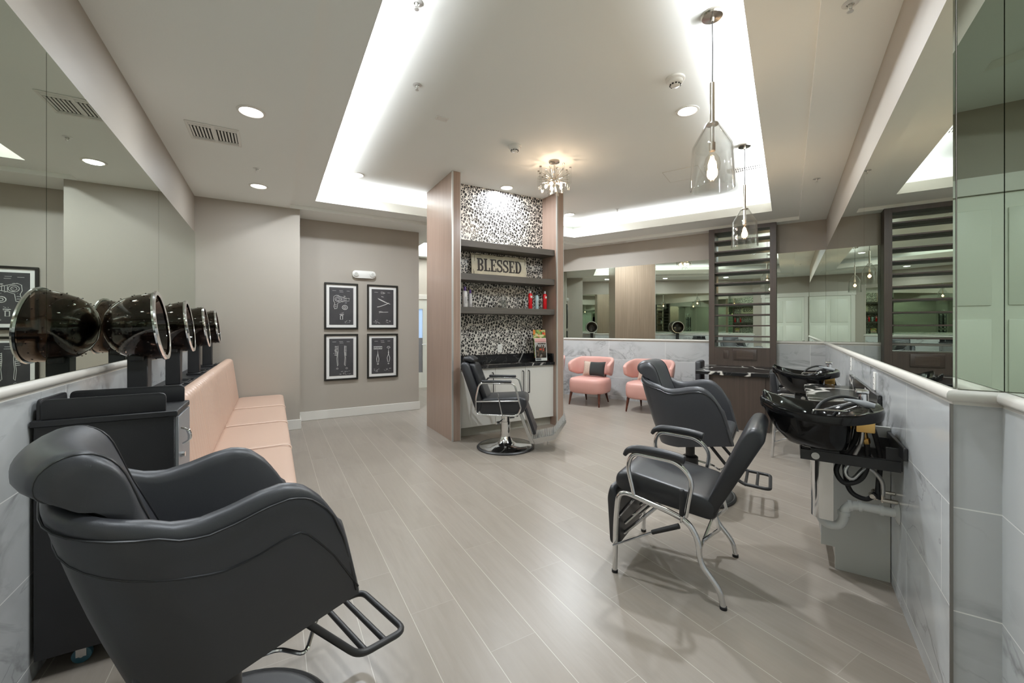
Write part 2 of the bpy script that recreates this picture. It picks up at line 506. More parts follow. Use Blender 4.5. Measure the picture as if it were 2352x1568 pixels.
# ceiling: soffit, shallow step, band, lit tray
m = MB()
def ring(qi, qo, z):
    for i in range(4):
        j = (i + 1) % 4
        m.quadf(*[(p.x, p.y, z) for p in (qi[i], qi[j], qo[j], qo[i])])
def band(q0, z0, q1, z1):
    for i in range(4):
        j = (i + 1) % 4
        m.quadf((q0[i].x, q0[i].y, z0), (q0[j].x, q0[j].y, z0), (q1[j].x, q1[j].y, z1), (q1[i].x, q1[i].y, z1))
OUT = quad(-.95, .72, 6.95, 7.82); STEP = quad(.2, .137, 6.3, 7.5)
TQ = quad(*TRAY); TQ2 = quad(*offs(TRAY, .02)); TQ3 = quad(*offs(TRAY, .2))
ring(STEP, OUT, HC); band(STEP, HC, STEP, HB); ring(TQ, STEP, HB)
ring(TQ2, TQ3, HB + .03); band(TQ3, HB + .03, TQ3, HT)
m.quadf(*[(p.x, p.y, HT) for p in TQ3])
struct(m.build('ceiling', CEIL, smooth=0))
m = MB()
band(TQ, HB, TQ, HB + .125); ring(TQ, TQ2, HB + .125); band(TQ2, HB + .125, TQ2, HB)
struct(m.build('trim_1', plain('tray_lip_paint', '#c6c2b7', .6), smooth=0))
# hall ceiling beyond the picture wall
m = MB()
hx = [2.05, 2.5, 3.6, 6.3]; hy = [6.95, 7.6, 9.05, 9.6]
for i in range(3):
    for j in range(3):
        if i == 1 and j == 1: continue
        m.quadf((hx[i], hy[j], HC), (hx[i + 1], hy[j], HC), (hx[i + 1], hy[j + 1], HC), (hx[i], hy[j + 1], HC))
for a, b in (((2.5, 7.6), (3.6, 7.6)), ((3.6, 7.6), (3.6, 9.05)), ((3.6, 9.05), (2.5, 9.05)), ((2.5, 9.05), (2.5, 7.6))):
    m.quadf((a[0], a[1], HC), (b[0], b[1], HC), (b[0], b[1], HC + .3), (a[0], a[1], HC + .3))
m.quadf((2.5, 7.6, HC + .3), (3.6, 7.6, HC + .3), (3.6, 9.05, HC + .3), (2.5, 9.05, HC + .3))
struct(m.build('ceiling_hall', CEIL, rotz=TL, smooth=0))
lamp('AREA', PL(8.3, 3.05, HC + .06), 50, COVE, .9, 1.2, (PI, 0, TL), name='hall_cove_led')

ZT, ZM0, ZM1 = 1.13, 1.182, 2.555      # tile top, mirror bottom, mirror top
def wall(name, boxes, rotz, mats):
    m = MB()
    for mi, b in boxes:
        m.mi = mi; m.box(*b)
    return struct(m.build(name, mats, rotz=rotz, smooth=0))
wall('wall_left', [(0, (-.96, -.832, .60, 6.32, 0, 3.05)), (1, (-.832, -.818, .60, 6.32, 0, ZT))], TL, [PAINT, TILE_Y])
wall('wall_left_column', [(0, (-.96, .32, 6.32, 6.98, 0, 3.05))], TL, [PAINT])
wall('wall_pictures', [(0, (.32, 2.15, 6.83, 6.98, 0, 3.05))], TL, [PAINT])
wall('wall_hall_side', [(0, (2.0, 2.15, 6.98, 9.5, 0, 3.35))], TL, [PAINT])
wall('wall_hall_end', [(0, (2.15, 4.35, 9.3, 9.42, 0, 3.35))], TL, [PAINT])
wall('wall_right', [(0, (.475, .70, 2.02, 7.72, 0, 3.05)), (1, (.465, .475, 2.012, 7.7, 0, ZT)), (0, (.589, .70, -.5, 2.02, 0, 3.05)), (1, (.579, .589, -.45, 2.01, 0, ZT))], TR, [PAINT, TILE_Y])
wall('wall_right_jog', [(0, (.4755, .586, 2.0025, 2.02, ZT, 3.049)), (1, (.466, .586, 2.0, 2.02, 0, ZT))], TR, [PAINT, TILE_X])
wall('wall_back', [(0, (-6.62, .475, 7.702, 7.85, 0, 3.05)), (1, (-6.62, .465, 7.69, 7.702, 0, ZT))], TR, [PAINT, TILE_X])
wall('wall_entrance', [(0, (-1.06, .70, -.58, -.45, 0, 3.05))], TR, [PAINT])

# ledge trim capping the tile
def ledge(name, axis, c0, c1, face, sgn, rotz, m0=0, m1=0):
    """profile (out, z) pulled along the wall"""
    pr = [(0, ZT), (.012, ZT), (.012, ZT + .010), (.022, ZT + .012), (.030, ZT + .022), (.030, ZT + .036), (.024, ZT + .046), (0, ZT + .050)]
    m = MB()
    rings = []
    for c, mt in ((c0, m0), (c1, m1)):
        rings.append([((face + sgn * o, c + mt * o, z) if axis == 'y' else (c + mt * o, face + sgn * o, z)) for o, z in pr])
    m.loft(rings)
    return struct(m.build(name, WHITE, rotz=rotz, smooth=50))
ledge('trim_2', 'y', .62, 6.32, -.832, 1, TL)
ledge('trim_3', 'y', 2.002, 7.69, .475, -1, TR, -1, 0)
ledge('trim_4', 'x', -6.62, .475, 7.702, -1, TR)
ledge('trim_5', 'x', .475, .589, 2.002, -1, TR, -1, -1)
ledge('trim_6', 'y', -.45, 2.002, .589, -1, TR, 0, -1)
m = MB(); m.box(.459, .4665, 1.994, 2.003, 0, ZT); struct(m.build('trim_7', plain('tile_edge_metal', (.25, .24, .22, 1), .35, .8), rotz=TR))
# baseboards
def baseb(name, b): 
    m = MB(); m.box(*b, bev=.004, seg=1); struct(m.build(name, WHITE, rotz=TL))
baseb('baseboard_pictures', (.336, 2.165, 6.812, 6.829, 0, .135))
baseb('baseboard_column', (.08, .336, 6.302, 6.319, 0, .135))
baseb('baseboard_return', (.321, .337, 6.3195, 6.811, 0, .135))
baseb('baseboard_hall', (2.152, 2.166, 6.83, 9.28, 0, .135))

# wall mirrors, one pane each
def mirror(label, b, rotz, group):
    m = MB(); m.box(*b); o = m.build('wall_mirror', MIRROR, rotz=rotz, smooth=0)
    tag(o, label, 'mirror', group)
GL, GR = 'mirror panes above the left ledge', 'mirror panes above the right ledge'
mirror('frameless mirror pane nearest the camera above the black trolley', (-.831, -.825, .66, 2.481, ZM0, ZM1), TL, GL)
mirror('frameless mirror pane directly behind the first two hooded dryers', (-.831, -.825, 2.485, 4.448, ZM0, ZM1), TL, GL)
mirror('frameless mirror pane ending at the beige corner beyond the dryers', (-.831, -.825, 4.452, 6.318, ZM0, ZM1), TL, GL)
mirror('frameless mirror pane above the nearer shampoo bowl', (.468, .474, 2.006, 3.975, ZM0, ZM1), TR, GR)
mirror('frameless mirror pane above the black marble wall shelf', (.468, .474, 3.979, 5.94, ZM0, ZM1), TR, GR)
mirror('frameless mirror pane at the far end of the right wall, by the corner', (.468, .474, 5.944, 7.694, ZM0, ZM1), TR, GR)
mirror('narrow mirror strip on the short return wall beside the right corner', (.476, .586, 1.994, 2.002, ZM0, ZM1), TR, GR)
mirror('greenish mirror pane cut off by the right edge of the photo', (.582, .588, -.44, 1.99, ZM0, ZM1), TR, GR)
GB = 'mirror panes above the pink armchairs'
mirror('wide frameless mirror above the pink armchairs', (-6.5, -1.092, 7.694, 7.701, ZM0, ZM1), TR, GB)
mirror('mirror pane on the back wall between the slatted screen and right corner', (-.146, .467, 7.694, 7.701, ZM0, ZM1), TR, GB)

# entrance door behind the camera (seen in the mirrors) and the hall door
m = MB()
m.box(-.62, .42, -.449, -.42, 0, 2.36, .003, 1)
for x0, x1 in ((-.56, -.14), (-.06, .36)):
    for z0, z1 in ((.15, .75), (.85, 1.45), (1.55, 2.25)):
        m.box(x0, x1, -.421, -.408, z0, z1, .012, 2)
d = struct(m.build('door_1', DOORW, rotz=TR))
m = MB()
m.box(-.72, -.622, -.449, -.405, 0, 2.46); m.box(.422, .52, -.449, -.405, 0, 2.46); m.box(-.74, .54, -.449, -.395, 2.362, 2.49)
struct(m.build('trim_8', WHITE, rotz=TR))
m = MB()
m.mi = 0
m.box(2.45, 2.58, 9.24, 9.298, 0, 2.04); m.box(3.0, 3.12, 9.24, 9.298, 0, 2.04)
m.box(2.58, 3.0, 9.24, 9.298, 0, .35); m.box(2.58, 3.0, 9.24, 9.298, 1.82, 2.04)
m.mi = 1; m.box(2.58, 3.0, 9.262, 9.28, 1.15, 1.82)
m.mi = 2; m.box(2.58, 3.0, 9.262, 9.28, .35, 1.15)
d = struct(m.build('door_2', [DOORW, E_DAY, GREYBL], rotz=TL, smooth=0))
m = MB(); m.tube([(3.05, 9.24, 1.0), (3.05, 9.19, 1.0), (2.97, 9.19, 1.0)], .011, 8); m.cyl(0, 0, 0, .001, .001); m.build('door_handle', STEEL, d)
m = MB(); m.box(2.33, 2.45, 9.22, 9.299, 0, 2.16); m.box(3.12, 3.24, 9.22, 9.299, 0, 2.16); m.box(2.45, 3.12, 9.22, 9.299, 2.045, 2.16)
struct(m.build('trim_9', WHITE, rotz=TL))

# ------------------------------------------------------------------ leopard niche unit
un = root('niche_unit', 'floor to ceiling niche unit with taupe wood sides and leopard print back', 'cabinet', (0, 0, 0), TL)
V0, V1, V2, V3 = 1.885, 1.995, 3.462, 3.577
UF, UB, UK = 4.67, 5.62, 5.03
for a, b in ((V0, V1), (V2, V3)):
    m = MB(); m.box(a, b, UF, UB, 0, HT, .002, 1); p = m.build('side_panel', LAMWOOD, un)
    m = MB(); m.box(a - .003, a + .016, UF - .004, UF + .016, 0, HT - .002); e = m.build('corner_strip', ALU, p)
    m = MB(); m.box(b - .004, b + .003, UF - .003, UF + .006, 0, HT - .002); e = m.build('corner_strip', ALU, p)
m = MB(); m.box(V1, V2, UK, UK + .03, .0, HT); m.build('back_panel', LEOPARD, un)
m = MB(); m.box(V1, V2, UB - .03, UB - .005, .0, HT); m.build('rear_panel', LAMWOOD, un)
for z0, z1 in ((2.408, 2.491), (1.99, 2.075), (1.568, 1.65)):
    m = MB(); m.box(V1 + .001, V2 - .001, 4.72, UK - .001, z0, z1, .003, 1); m.build('shelf', SHELFW, un)
m = MB(); m.box(V1 + .001, V2 - .001, 4.715, UK - .001, .864, .903, .003, 1); m.box(V1 + .001, V2 - .001, UK - .022, UK - .001, .903, 1.02, .002, 1); m.box(V2 - .022, V2 - .001, 4.74, UK - .022, .903, 1.02, .002, 1)
m.build('counter', BMARBLE, un)
m = MB(); m.box(V1 + .001, V2 - .001, 4.77, UK - .001, .125, .863); m.build('cabinet_body', WHITELAM, un)
m = MB(); m.box(V1 + .001, V2 - .001, 4.83, UK - .001, .0, .124); m.build('toe_kick', KICK, un)
for a, b, hs in ((V1 + .002, 2.522, 1), (2.526, 2.985, 1), (2.989, V2 - .002, -1)):
    m = MB(); m.box(a, b, 4.75, 4.7695, .125, .861, .0015, 1); dd = m.build('door', WHITELAM, un)
    hxx = b - .045 if hs > 0 else a + .045
    m = MB(); m.tube(fillet([(hxx, 4.752, .80), (hxx, 4.715, .80), (hxx, 4.715, .50), (hxx, 4.752, .50)], .012, 3), .0065, 8); m.build('handle', BLACKM, dd)
def outlet(label, loc, rotz, mat=PLASTIC, w=.07, h=.115, sock=True, group=None):
    r = root('wall_outlet', label, 'outlet', loc, rotz, group)
    m = MB(); m.prism(rrect(-w / 2, w / 2, -h / 2, h / 2, .006, 3), 0, .006, XZ, .0015); m.build('cover_plate', mat, r)
    if sock:
        for k in (-.021, .021):
            m = MB(); m.prism(rrect(-.016, .016, k - .013, k + .013, .01, 3), .006, .0075, XZ); s = m.build('socket', mat, r)
            m = MB(); m.box(-.007, -.004, -.0082, -.0073, k - .003, k + .005); m.box(.004, .007, -.0082, -.0073, k - .003, k + .005); m.build('slot', DARKHOLE, s)
    return r
outlet('white power outlet on the leopard print back above the counter', PL(UK - .0005, 2.74, 1.10), TL)

# BLESSED sign, slab lettering
def slab(ch):
    """strokes of one slab-serif letter in a 0..w by 0..1 box, as polygons"""
    P = []
    def bar(x0, x1, y0, y1): P.append([(x0, y0), (x1, y0), (x1, y1), (x0, y1)])
    st, sr = .2, .09
    def arcstroke(pts, w):
        pts = [Vector((x, y, 0)) for x, y in pts]; ww = w if isinstance(w, list) else [w] * len(pts)
        l, r = [], []
        for i, p in enumerate(pts):
            t = (pts[min(i + 1, len(pts) - 1)] - pts[max(i - 1, 0)]).normalized(); n = Vector((-t.y, t.x, 0))
            l.append(p + n * ww[i] / 2); r.append(p - n * ww[i] / 2)
        for i in range(len(pts) - 1):
            P.append([tuple(l[i][:2]), tuple(l[i + 1][:2]), tuple(r[i + 1][:2]), tuple(r[i][:2])])
    if ch in 'BLED':
        bar(.08, .08 + st, 0, 1); bar(0, .36, 0, sr); bar(0, .36, 1 - sr, 1)
    if ch == 'L': bar(.3, .6, 0, sr); bar(.5, .6, 0, .3); return P, .64
    if ch == 'E':
        bar(.3, .62, 0, sr); bar(.52, .62, 0, .28); bar(.3, .6, 1 - sr, 1); bar(.5, .6, .74, 1); bar(.28, .46, .47, .56); bar(.4, .46, .38, .66); return P, .66
    if ch == 'D':
        arcstroke([(.3 + .3 * math.cos(t), .5 + .46 * math.sin(t)) for t in [PI / 2 - PI * k / 12 for k in range(13)]], [.09 + .11 * math.sin(PI * k / 12) for k in range(13)]); return P, .72
    if ch == 'B':
        for c, h in ((.74, .22), (.26, .24)):
            arcstroke([(.3 + .25 * math.cos(t), c + h * math.sin(t)) for t in [PI / 2 - PI * k / 10 for k in range(11)]], [.09 + .1 * math.sin(PI * k / 10) for k in range(11)])
        return P, .68
    if ch == 'S':
        pts = crom([(.5, .72, 0), (.44, .92, 0), (.28, .955, 0), (.11, .86, 0), (.12, .66, 0), (.3, .53, 0), (.48, .38, 0), (.5, .17, 0), (.33, .05, 0), (.14, .08, 0), (.07, .28, 0)], 4)
        n = len(pts)
        arcstroke([(p.x, p.y) for p in pts], [.09 + .09 * math.sin(PI * i / (n - 1)) ** 2 for i in range(n)])
        bar(.46, .55, .66, 1.0); bar(.02, .11, 0, .32); return P, .62
SW, SH = .86, .305
sg = root('wooden_sign', 'distressed cream board sign with dark BLESSED lettering leaning on the middle shelf', 'sign', PL(4.955, 2.705, 2.0765), TL)
sg.rotation_euler = (rad(-4), 0, TL)
SIGNB = plain('distressed_cream_paint', '#c9c1ab', .7, noise=(9, .14))
m = MB(); m.box(-SW / 2, SW / 2, -.006, .006, 0, SH, .002, 1); m.build('board', SIGNB, sg)
m = MB(); x = -.35
LT = [slab(c) for c in 'BLESSED']; hgt = .17; wsum = sum(w for _, w in LT); kx = .70 / wsum
for P, w in LT:
    for q in P: m.prism([(x + a * kx, .075 + b * hgt) for a, b in q], .006, .0085, XZ)
    x += w * kx
m.build('lettering', INK, sg, smooth=0)
m = MB()
for a, b, c, d2 in ((-.42, -.28, .288, .296), (-.05, .06, .292, .30), (.30, .40, .287, .297), (-.41, -.404, .01, .09), (-.385, -.38, .2, .28), (.404, .409, .2, .29), (-.395, -.39, .01, .07), (-.25, .25, .299, .303)):
    m = MB(); m.box(a, b, -.0075, -.0058, c, d2); m.build('worn_patch', INK, sg, smooth=0)

# things on the lower shelf
ZS = 1.651
def bottle(label, v, u, r, h, mat, capm, kind, group):
    b = root('hair_product_bottle', label, 'bottle', PL(u, v, ZS), TL, group)
    m = MB()
    if kind == 'can': pr = [(r * .92, 0), (r, .004), (r, h * .78), (r * .86, h * .83), (r * .55, h * .86), (.001, h * .86)]
    else: pr = [(r * .92, 0), (r, .004), (r, h * .72), (r * .8, h * .77), (r * .5, h * .8), (.001, h * .8)]
    m.lathe(pr, 24, cap0=True); m.build('body', mat, b)
    k = .86 if kind == 'can' else .8
    m = MB(); m.lathe([(r * .5, h * k), (r * .5, h * .97), (r * .4, h), (.001, h)], 16, cap0=True); m.build('cap', capm, b)
    if mat is BOTR:
        m = MB(); m.prism([(.014 * math.cos(t), h * .66 + .016 * math.sin(t)) for t in [2 * PI * k / 14 for k in range(14)]], r * .97, r * 1.03, XZ); m.build('round_label', CHALK, b)
    elif kind != 'can':
        m = MB(); m.prism([(-.008, .05), (.008, .05), (.008, h * .5), (-.008, h * .5)], r * .93, r * 1.015, XZ); m.build('label_print', BOTG if mat is not BOTG else BOTW, b)
    return b
GBt = 'hair product bottles on the lower shelf'
bottle('white bottle with purple cap, leftmost on the lower shelf', 2.145, 4.88, .034, .27, BOTW, PURPLE, 'b', GBt)
bottle('slim grey bottle with purple cap beside the wider white one', 2.235, 4.91, .026, .235, BOTG, PURPLE, 'b', GBt)
bottle('red spray can standing left of the pale blue bottle', 3.12, 4.83, .028, .255, BOTR, BOTG, 'can', GBt)
bottle('pale blue bottle between the two red spray cans', 3.25, 4.86, .027, .25, BOTB, BLACKM, 'b', GBt)
bottle('red spray can nearest the taupe side panel', 3.375, 4.84, .028, .258, BOTR, BOTG, 'can', GBt)
cp = root('glass_tumbler', 'small clear glass in the middle of the lower shelf', 'glass', PL(4.88, 2.72, ZS), TL)
m = MB(); m.lathe([(.04, 0), (.046, .11), (.043, .11), (.037, .006), (.001, .006)], 24, cap0=True); m.build('tumbler', GLASS, cp)
m = MB()
for k in range(7):
    a = k * .9; m.tube([(.02 * math.cos(a), .02 * math.sin(a), .01), (.034 * math.cos(a), .034 * math.sin(a), .16 + .02 * (k % 3))], .004, 6)
m.build('clip', STEEL, cp)

# leaflet holder on the counter
lf = root('leaflet_holder', 'clear tabletop leaflet holder with colourful brochures on the black marble counter', 'brochure holder', PL(4.80, 3.27, .9035), TL)
lf.rotation_euler = (0, 0, TL - .10)
LR = Matrix.Rotation(rad(-7), 4, 'X')
def sheet(name, x0, x1, z0, z1, y, mat, par, th=.002):
    m = MB(); m.box(x0, x1, y - th / 2, y + th / 2, z0, z1, M=LR); return m.build(name, mat, par, smooth=0)
m = MB(); m.box(-.105, .105, -.052, -.049, .005, .29, M=LR); m.box(-.105, .105, -.002, .001, .005, .45, M=LR); m.box(-.105, .105, -.06, .02, 0, .004)
m.build('acrylic_stand', ACRYL, lf)
def collage(name, seed, cols, bg):
    t = NT(name); v = t.coord(); vo = t.n('ShaderNodeTexVoronoi'); t.l(v, vo.inputs['Vector']); vo.inputs['Scale'].default_value = 28
    sp = t.n('ShaderNodeSeparateColor'); t.l(vo.outputs['Color'], sp.inputs[0])
    rp = t.n('ShaderNodeValToRGB'); rp.color_ramp.interpolation = 'CONSTANT'; t.l(sp.outputs[0], rp.inputs[0])
    el = rp.color_ramp.elements
    while len(el) < len(cols): el.new(.5)
    for i, c in enumerate(cols): el[i].position = i / len(cols); el[i].color = srgb(c)
    t.base(rp.outputs[0]); t.set(Roughness=.3); return t.m
GRN = collage('green_food_print', 1, ['#5d7a35', '#84994c', '#b9b47a', '#6b8a3c', '#c8742f', '#4f6b2c'], 0)
PHO = collage('dark_group_photo_print', 2, ['#2b221d', '#4a3a30', '#1d1a19', '#6b5547', '#8d8177', '#3a2f2a'], 0)
PNK = plain('pink_header_print', '#cf9d97', .4)
back = sheet('back_brochure', -.095, .10, .06, .455, -.012, GRN, lf)
m = MB(); m.box(.05, .08, -.0145, -.013, .39, .42, M=LR); m.build('printed_tomato', plain('tomato_red_print', '#c0392b', .4), back)
text_mesh('Better', .042, 'lettering', plain('cream_print', '#e5e2c4', .5), back, LR @ Matrix.Translation((.01, -.0135, .375)) @ Matrix.Rotation(PI / 2, 4, 'X'), .0003)
fr = sheet('front_brochure', -.098, .088, .015, .335, -.044, MATB, lf)
sheet('photo_panel', -.088, .078, .055, .265, -.0458, PHO, fr)
sheet('header_band', -.095, .085, .272, .33, -.0458, PNK, fr)
sheet('footer_band', -.088, -.01, .022, .05, -.0458, GREYBL, fr)
m = MB(); m.box(-.03, .01, -.048, -.0465, .165, .185, M=LR); m.box(.03, .045, -.048, -.0465, .15, .19, M=LR); m.build('red_patch', plain('red_print', '#d4523c', .4), fr)
text_mesh('Perry', .075, 'lettering', CHALK, fr, LR @ Matrix.Translation((-.005, -.0475, .235)) @ Matrix.Rotation(PI / 2, 4, 'X'), .0003, .001)

# ------------------------------------------------------------------ framed prints and emergency light
def pic(label, v0, v1, z0, z1, draw):
    cx, cz, w, h = (v0 + v1) / 2, z0, (v1 - v0), (z1 - z0)
    r = root('framed_print', label, 'picture', PL(6.828, cx, cz), TL, 'framed chalkboard prints of barber tools')
    m = MB(); f = .028
    for b in ((-w / 2, w / 2, 0, f), (-w / 2, w / 2, h - f, h), (-w / 2, -w / 2 + f, f, h - f), (w / 2 - f, w / 2, f, h - f)):
        m.box(b[0], b[1], -.03, 0, b[2], b[3], .003, 1)
    m.build('frame', FRAMEB, r)
    m = MB(); m.box(-w / 2 + f, w / 2 - f, -.012, -.002, f, h - f); m.build('mount', MATB, r)
    k = .07
    m = MB(); m.box(-w / 2 + k, w / 2 - k, -.0145, -.0118, k, h - k); pr = m.build('print', CHALKB, r)
    m = MB()
    def ln(pts, wd=.0032, cl=False):
        wd *= .72
        m.tube([(x * (w - 2 * k) / .32, -.0148, k + y * (h - 2 * k) / .62) for x, y in pts], wd, 4, closed=cl)
    for x0, x1, y in ((-.12, -.07, .565), (-.03, .02, .57), (-.025, .025, .545), (.07, .11, .565)): ln([(x0, y), (x1, y)], .0028)
    draw(ln)
    m.build('chalk_drawing', CHALK, pr, smooth=0)
    m = MB(); m.quadf((-w / 2 + f, -.021, f), (w / 2 - f, -.021, f), (w / 2 - f, -.021, h - f), (-w / 2 + f, -.021, h - f)); m.build('glazing', GLAZE, r)
CHALKB = plain('chalkboard_print', '#3b393b', .6, noise=(9, .18))
def circ(cx, cy, r, n=14): return [(cx + r * math.cos(2 * PI * i / n), cy + r * math.sin(2 * PI * i / n)) for i in range(n)]
def scrib(ln, x, y, w, h, n, seed):
    rs = random.Random(seed)
    for _ in range(n):
        a, b = x + rs.random() * w, y + rs.random() * h; ln([(a, b), (a + rs.uniform(-.02, .03), b + rs.uniform(-.012, .012))], .0022)
def d1(ln):
    ln([(-.1, .47), (-.07, .49), (.0, .465), (.06, .44), (.1, .445), (.1, .395), (.06, .4), (0, .385), (-.05, .36), (-.06, .27), (-.09, .26), (-.1, .3), (-.09, .36), (-.105, .4)], .004, True)
    ln(circ(-.045, .425, .04), .0035, True); ln(circ(-.045, .425, .022), .003, True); ln(circ(.045, .29, .036), .006, True); ln(circ(.045, .29, .016), .005, True)
    for y in (.27, .30, .33): ln([(-.09, y), (-.065, y)], .004)
    for x in (.0, .02, .04, .06): ln([(x, .395), (x, .455)], .003)
    ln([(-.015, .09), (.015, .09), (.015, .15), (-.015, .15)], .007, True); ln([(-.025, .17), (.03, .175)], .006); scrib(ln, -.03, .15, .06, .05, 10, 3); scrib(ln, .04, .03, .07, .05, 10, 4); scrib(ln, -.1, .36, .2, .13, 22, 5)
def d2(ln):
    ln([(-.07, .46), (.07, .38)], .007); ln([(-.06, .445), (.04, .39)], .005); ln([(-.08, .31), (-.05, .315), (.02, .345), (.09, .385)], .0065); ln([(.07, .38), (.11, .365)], .005)
    ln([(-.05, .22), (.08, .225)], .005); scrib(ln, -.06, .2, .06, .04, 10, 6)
    scrib(ln, -.12, .03, .06, .06, 14, 7); scrib(ln, .05, .03, .07, .06, 14, 8); scrib(ln, -.02, .48, .03, .03, 5, 9); scrib(ln, -.03, .54, .07, .03, 5, 17)
def d3(ln):
    for x0, s in ((-.065, 1), (.06, -1)):
        ln([(x0 + .02 * s, .5), (x0 + .022 * s, .4), (x0 + .015 * s, .3), (x0 + .022 * s, .18), (x0 + .01 * s, .16), (x0 + .002 * s, .28), (x0 + .012 * s, .4)], .0035)
        for k in range(7): ln([(x0 - .022, .49 - k * .024), (x0 + .008, .485 - k * .024)], .0055)
        ln(circ(x0 + .01, .12, .012, 8), .0022, True)
    scrib(ln, -.03, .02, .13, .06, 18, 10); scrib(ln, -.1, .35, .04, .1, 8, 11)
def d4(ln):
    ln([(-.13, .47), (-.01, .47), (-.01, .43), (-.13, .43)], .006, True)
    for k in range(9): ln([(-.125 + k * .014, .432), (-.12 + k * .014, .468)], .003)
    ln([(-.075, .42), (-.07, .34), (-.055, .26), (-.06, .2), (-.082, .2), (-.09, .26), (-.072, .34)], .0055, True); ln(circ(-.07, .17, .01, 8), .004, True)
    ln([(.07, .47), (.06, .45), (.085, .44), (.11, .45), (.1, .47)], .006, True)
    ln([(.085, .44), (.08, .36), (.105, .27), (.095, .2), (.075, .2), (.065, .27), (.09, .36)], .0055, True); ln(circ(.085, .17, .01, 8), .004, True)
    scrib(ln, -.12, .03, .07, .06, 14, 12); scrib(ln, .03, .04, .08, .05, 10, 13)
pic('framed print of a vintage hair dryer drawing, upper left of four', .675, 1.163, 1.363, 2.08, d1)
pic('framed print of a folding straight razor drawing, upper right of four', 1.300, 1.788, 1.363, 2.08, d2)
pic('framed print of two toothed hair brushes, lower left of four', .675, 1.163, .575, 1.29, d3)
pic('framed print of two handled safety razors, lower right of four', 1.300, 1.788, .575, 1.29, d4)
em = root('emergency_light', 'white emergency light with two round heads above the framed prints', 'light', PL(6.829, 1.25, 2.23), TL)
m = MB(); m.prism(rrect(-.175, .175, -.058, .058, .045, 5), 0, .055, XZ, .01); m.build('housing', PLASTIC, em)
for x in (-.125, .125):
    m = MB(); m.prism([(x + .038 * math.cos(2 * PI * k / 20), .038 * math.sin(2 * PI * k / 20)) for k in range(20)], .05, .075, XZ, .006); hd = m.build('lamp_head', PLASTIC, em)
    m = MB(); m.prism([(x + .026 * math.cos(2 * PI * k / 20), .026 * math.sin(2 * PI * k / 20)) for k in range(20)], .074, .078, XZ); m.build('lens', plain('clear_lens', '#bdbbb4', .15), hd)

# ------------------------------------------------------------------ ceiling fittings
def downlight(label, p, r=.075, power=P_DOWN, group='recessed downlights'):
    d = root('recessed_downlight', label, 'downlight', p, 0, group)
    m = MB(); m.lathe([(r, -.0005), (r * 1.28, -.0005), (r * 1.27, -.006), (r * 1.06, -.009), (r, -.004)], 36); m.build('trim_ring', PLASTIC, d)
    m = MB(); m.lathe([(.001, -.003), (r, -.003)], 36); m.build('lens', E_LED, d, smooth=0)
    lamp('AREA', (0, 0, -.012), power, (.86, .93, 1.0), r * 1.7, parent=d, name='downlight_lamp')
    return d
downlight('recessed downlight in the left soffit beside the ceiling vent', PL(3.638, -.14, HC), power=P_DOWN * 1.0)
downlight('recessed downlight in the left soffit near the beige column wall', PL(5.509, -.141, HC), power=P_DOWN * .75)
downlight('recessed downlight in the lit tray at its left back corner', PL(5.396, .903, HT), power=P_TRAY * 1.3)
downlight('recessed downlight shining on the leopard print back', PL(4.86, 2.757, HT), power=P_TRAY * .9)
downlight('recessed downlight in the tray beside the niche unit, above the armchairs', PR(6.267, -3.058, HT), power=P_TRAY * 2.2)
downlight('recessed downlight in the tray next to the near smoke detector', PR(3.853, -.735, HT), power=P_TRAY * 1.6)
# unseen fittings added overhead, continuing the visible rows, to brighten the room
GO = 'recessed downlights added overhead, out of view'
downlight('added recessed downlight in the left soffit overhead, out of view', PL(1.767, -.14, HC), power=P_DOWN * .9, group=GO)
downlight('added recessed downlight in the tray overhead, out of view', PR(1.75, -.62, HT), power=P_TRAY * 1.1, group=GO)

def vent(label, p, rz, w, d, two=True):
    r = root('ceiling_vent', label, 'vent', p, rz)
    m = MB(); f = .022
    for b in ((-w / 2, w / 2, -d / 2, -d / 2 + f), (-w / 2, w / 2, d / 2 - f, d / 2), (-w / 2, -w / 2 + f, -d / 2 + f, d / 2 - f), (w / 2 - f, w / 2, -d / 2 + f, d / 2 - f)):
        m.box(b[0], b[1], b[2], b[3], -.008, -.0005, .003, 1)
    if two: m.box(-.012, .012, -d / 2 + f, d / 2 - f, -.007, -.0005)
    m.build('frame', PLASTIC, r)
    m = MB(); m.box(-w / 2 + f, w / 2 - f, -d / 2 + f, d / 2 - f, -.0015, -.0007); m.build('duct_opening', DARKHOLE, r, smooth=0)
    m = MB()
    if two:
        for k in range(3):
            y = d / 2 - f - .012 - k * .014
            m.box(-w / 2 + f, w / 2 - f, y, y + .006, -.009, -.001)
            y = -d / 2 + f + .006 + k * .014
            m.box(-w / 2 + f, w / 2 - f, y, y + .011, -.006, -.001)
        y0, y1 = -d / 2 + f + .05, d / 2 - f - .055
        n = 14
        for k in range(n):
            x = -w / 2 + f + (w - 2 * f) * (k + .5) / n
            m.box(x - .006, x + .006, y0, y1, -.008, -.001, M=None)
    else:
        n = 15
        for k in range(n):
            x = -w / 2 + f + (w - 2 * f) * (k + .5) / n
            m.box(x - .006, x + .006, -d / 2 + f, d / 2 - f, -.008, -.001)
        m.box(-w / 2 + f, w / 2 - f, -.008, .008, -.009, -.001)
    m.build('louvre', PLASTIC, r, smooth=0)
vent('white two-way supply vent in the left soffit beside a downlight', PL(4.215, -.42, HC), TL, .36, .36)
vent('white slotted vent in the lit tray behind the farther pendant', PR(5.645, -.40, HT), TR, .38, .17, False)
vent('slatted vent in the far soffit above the pink armchairs', PR(7.6, -2.775, HC), TR, .5, .16)
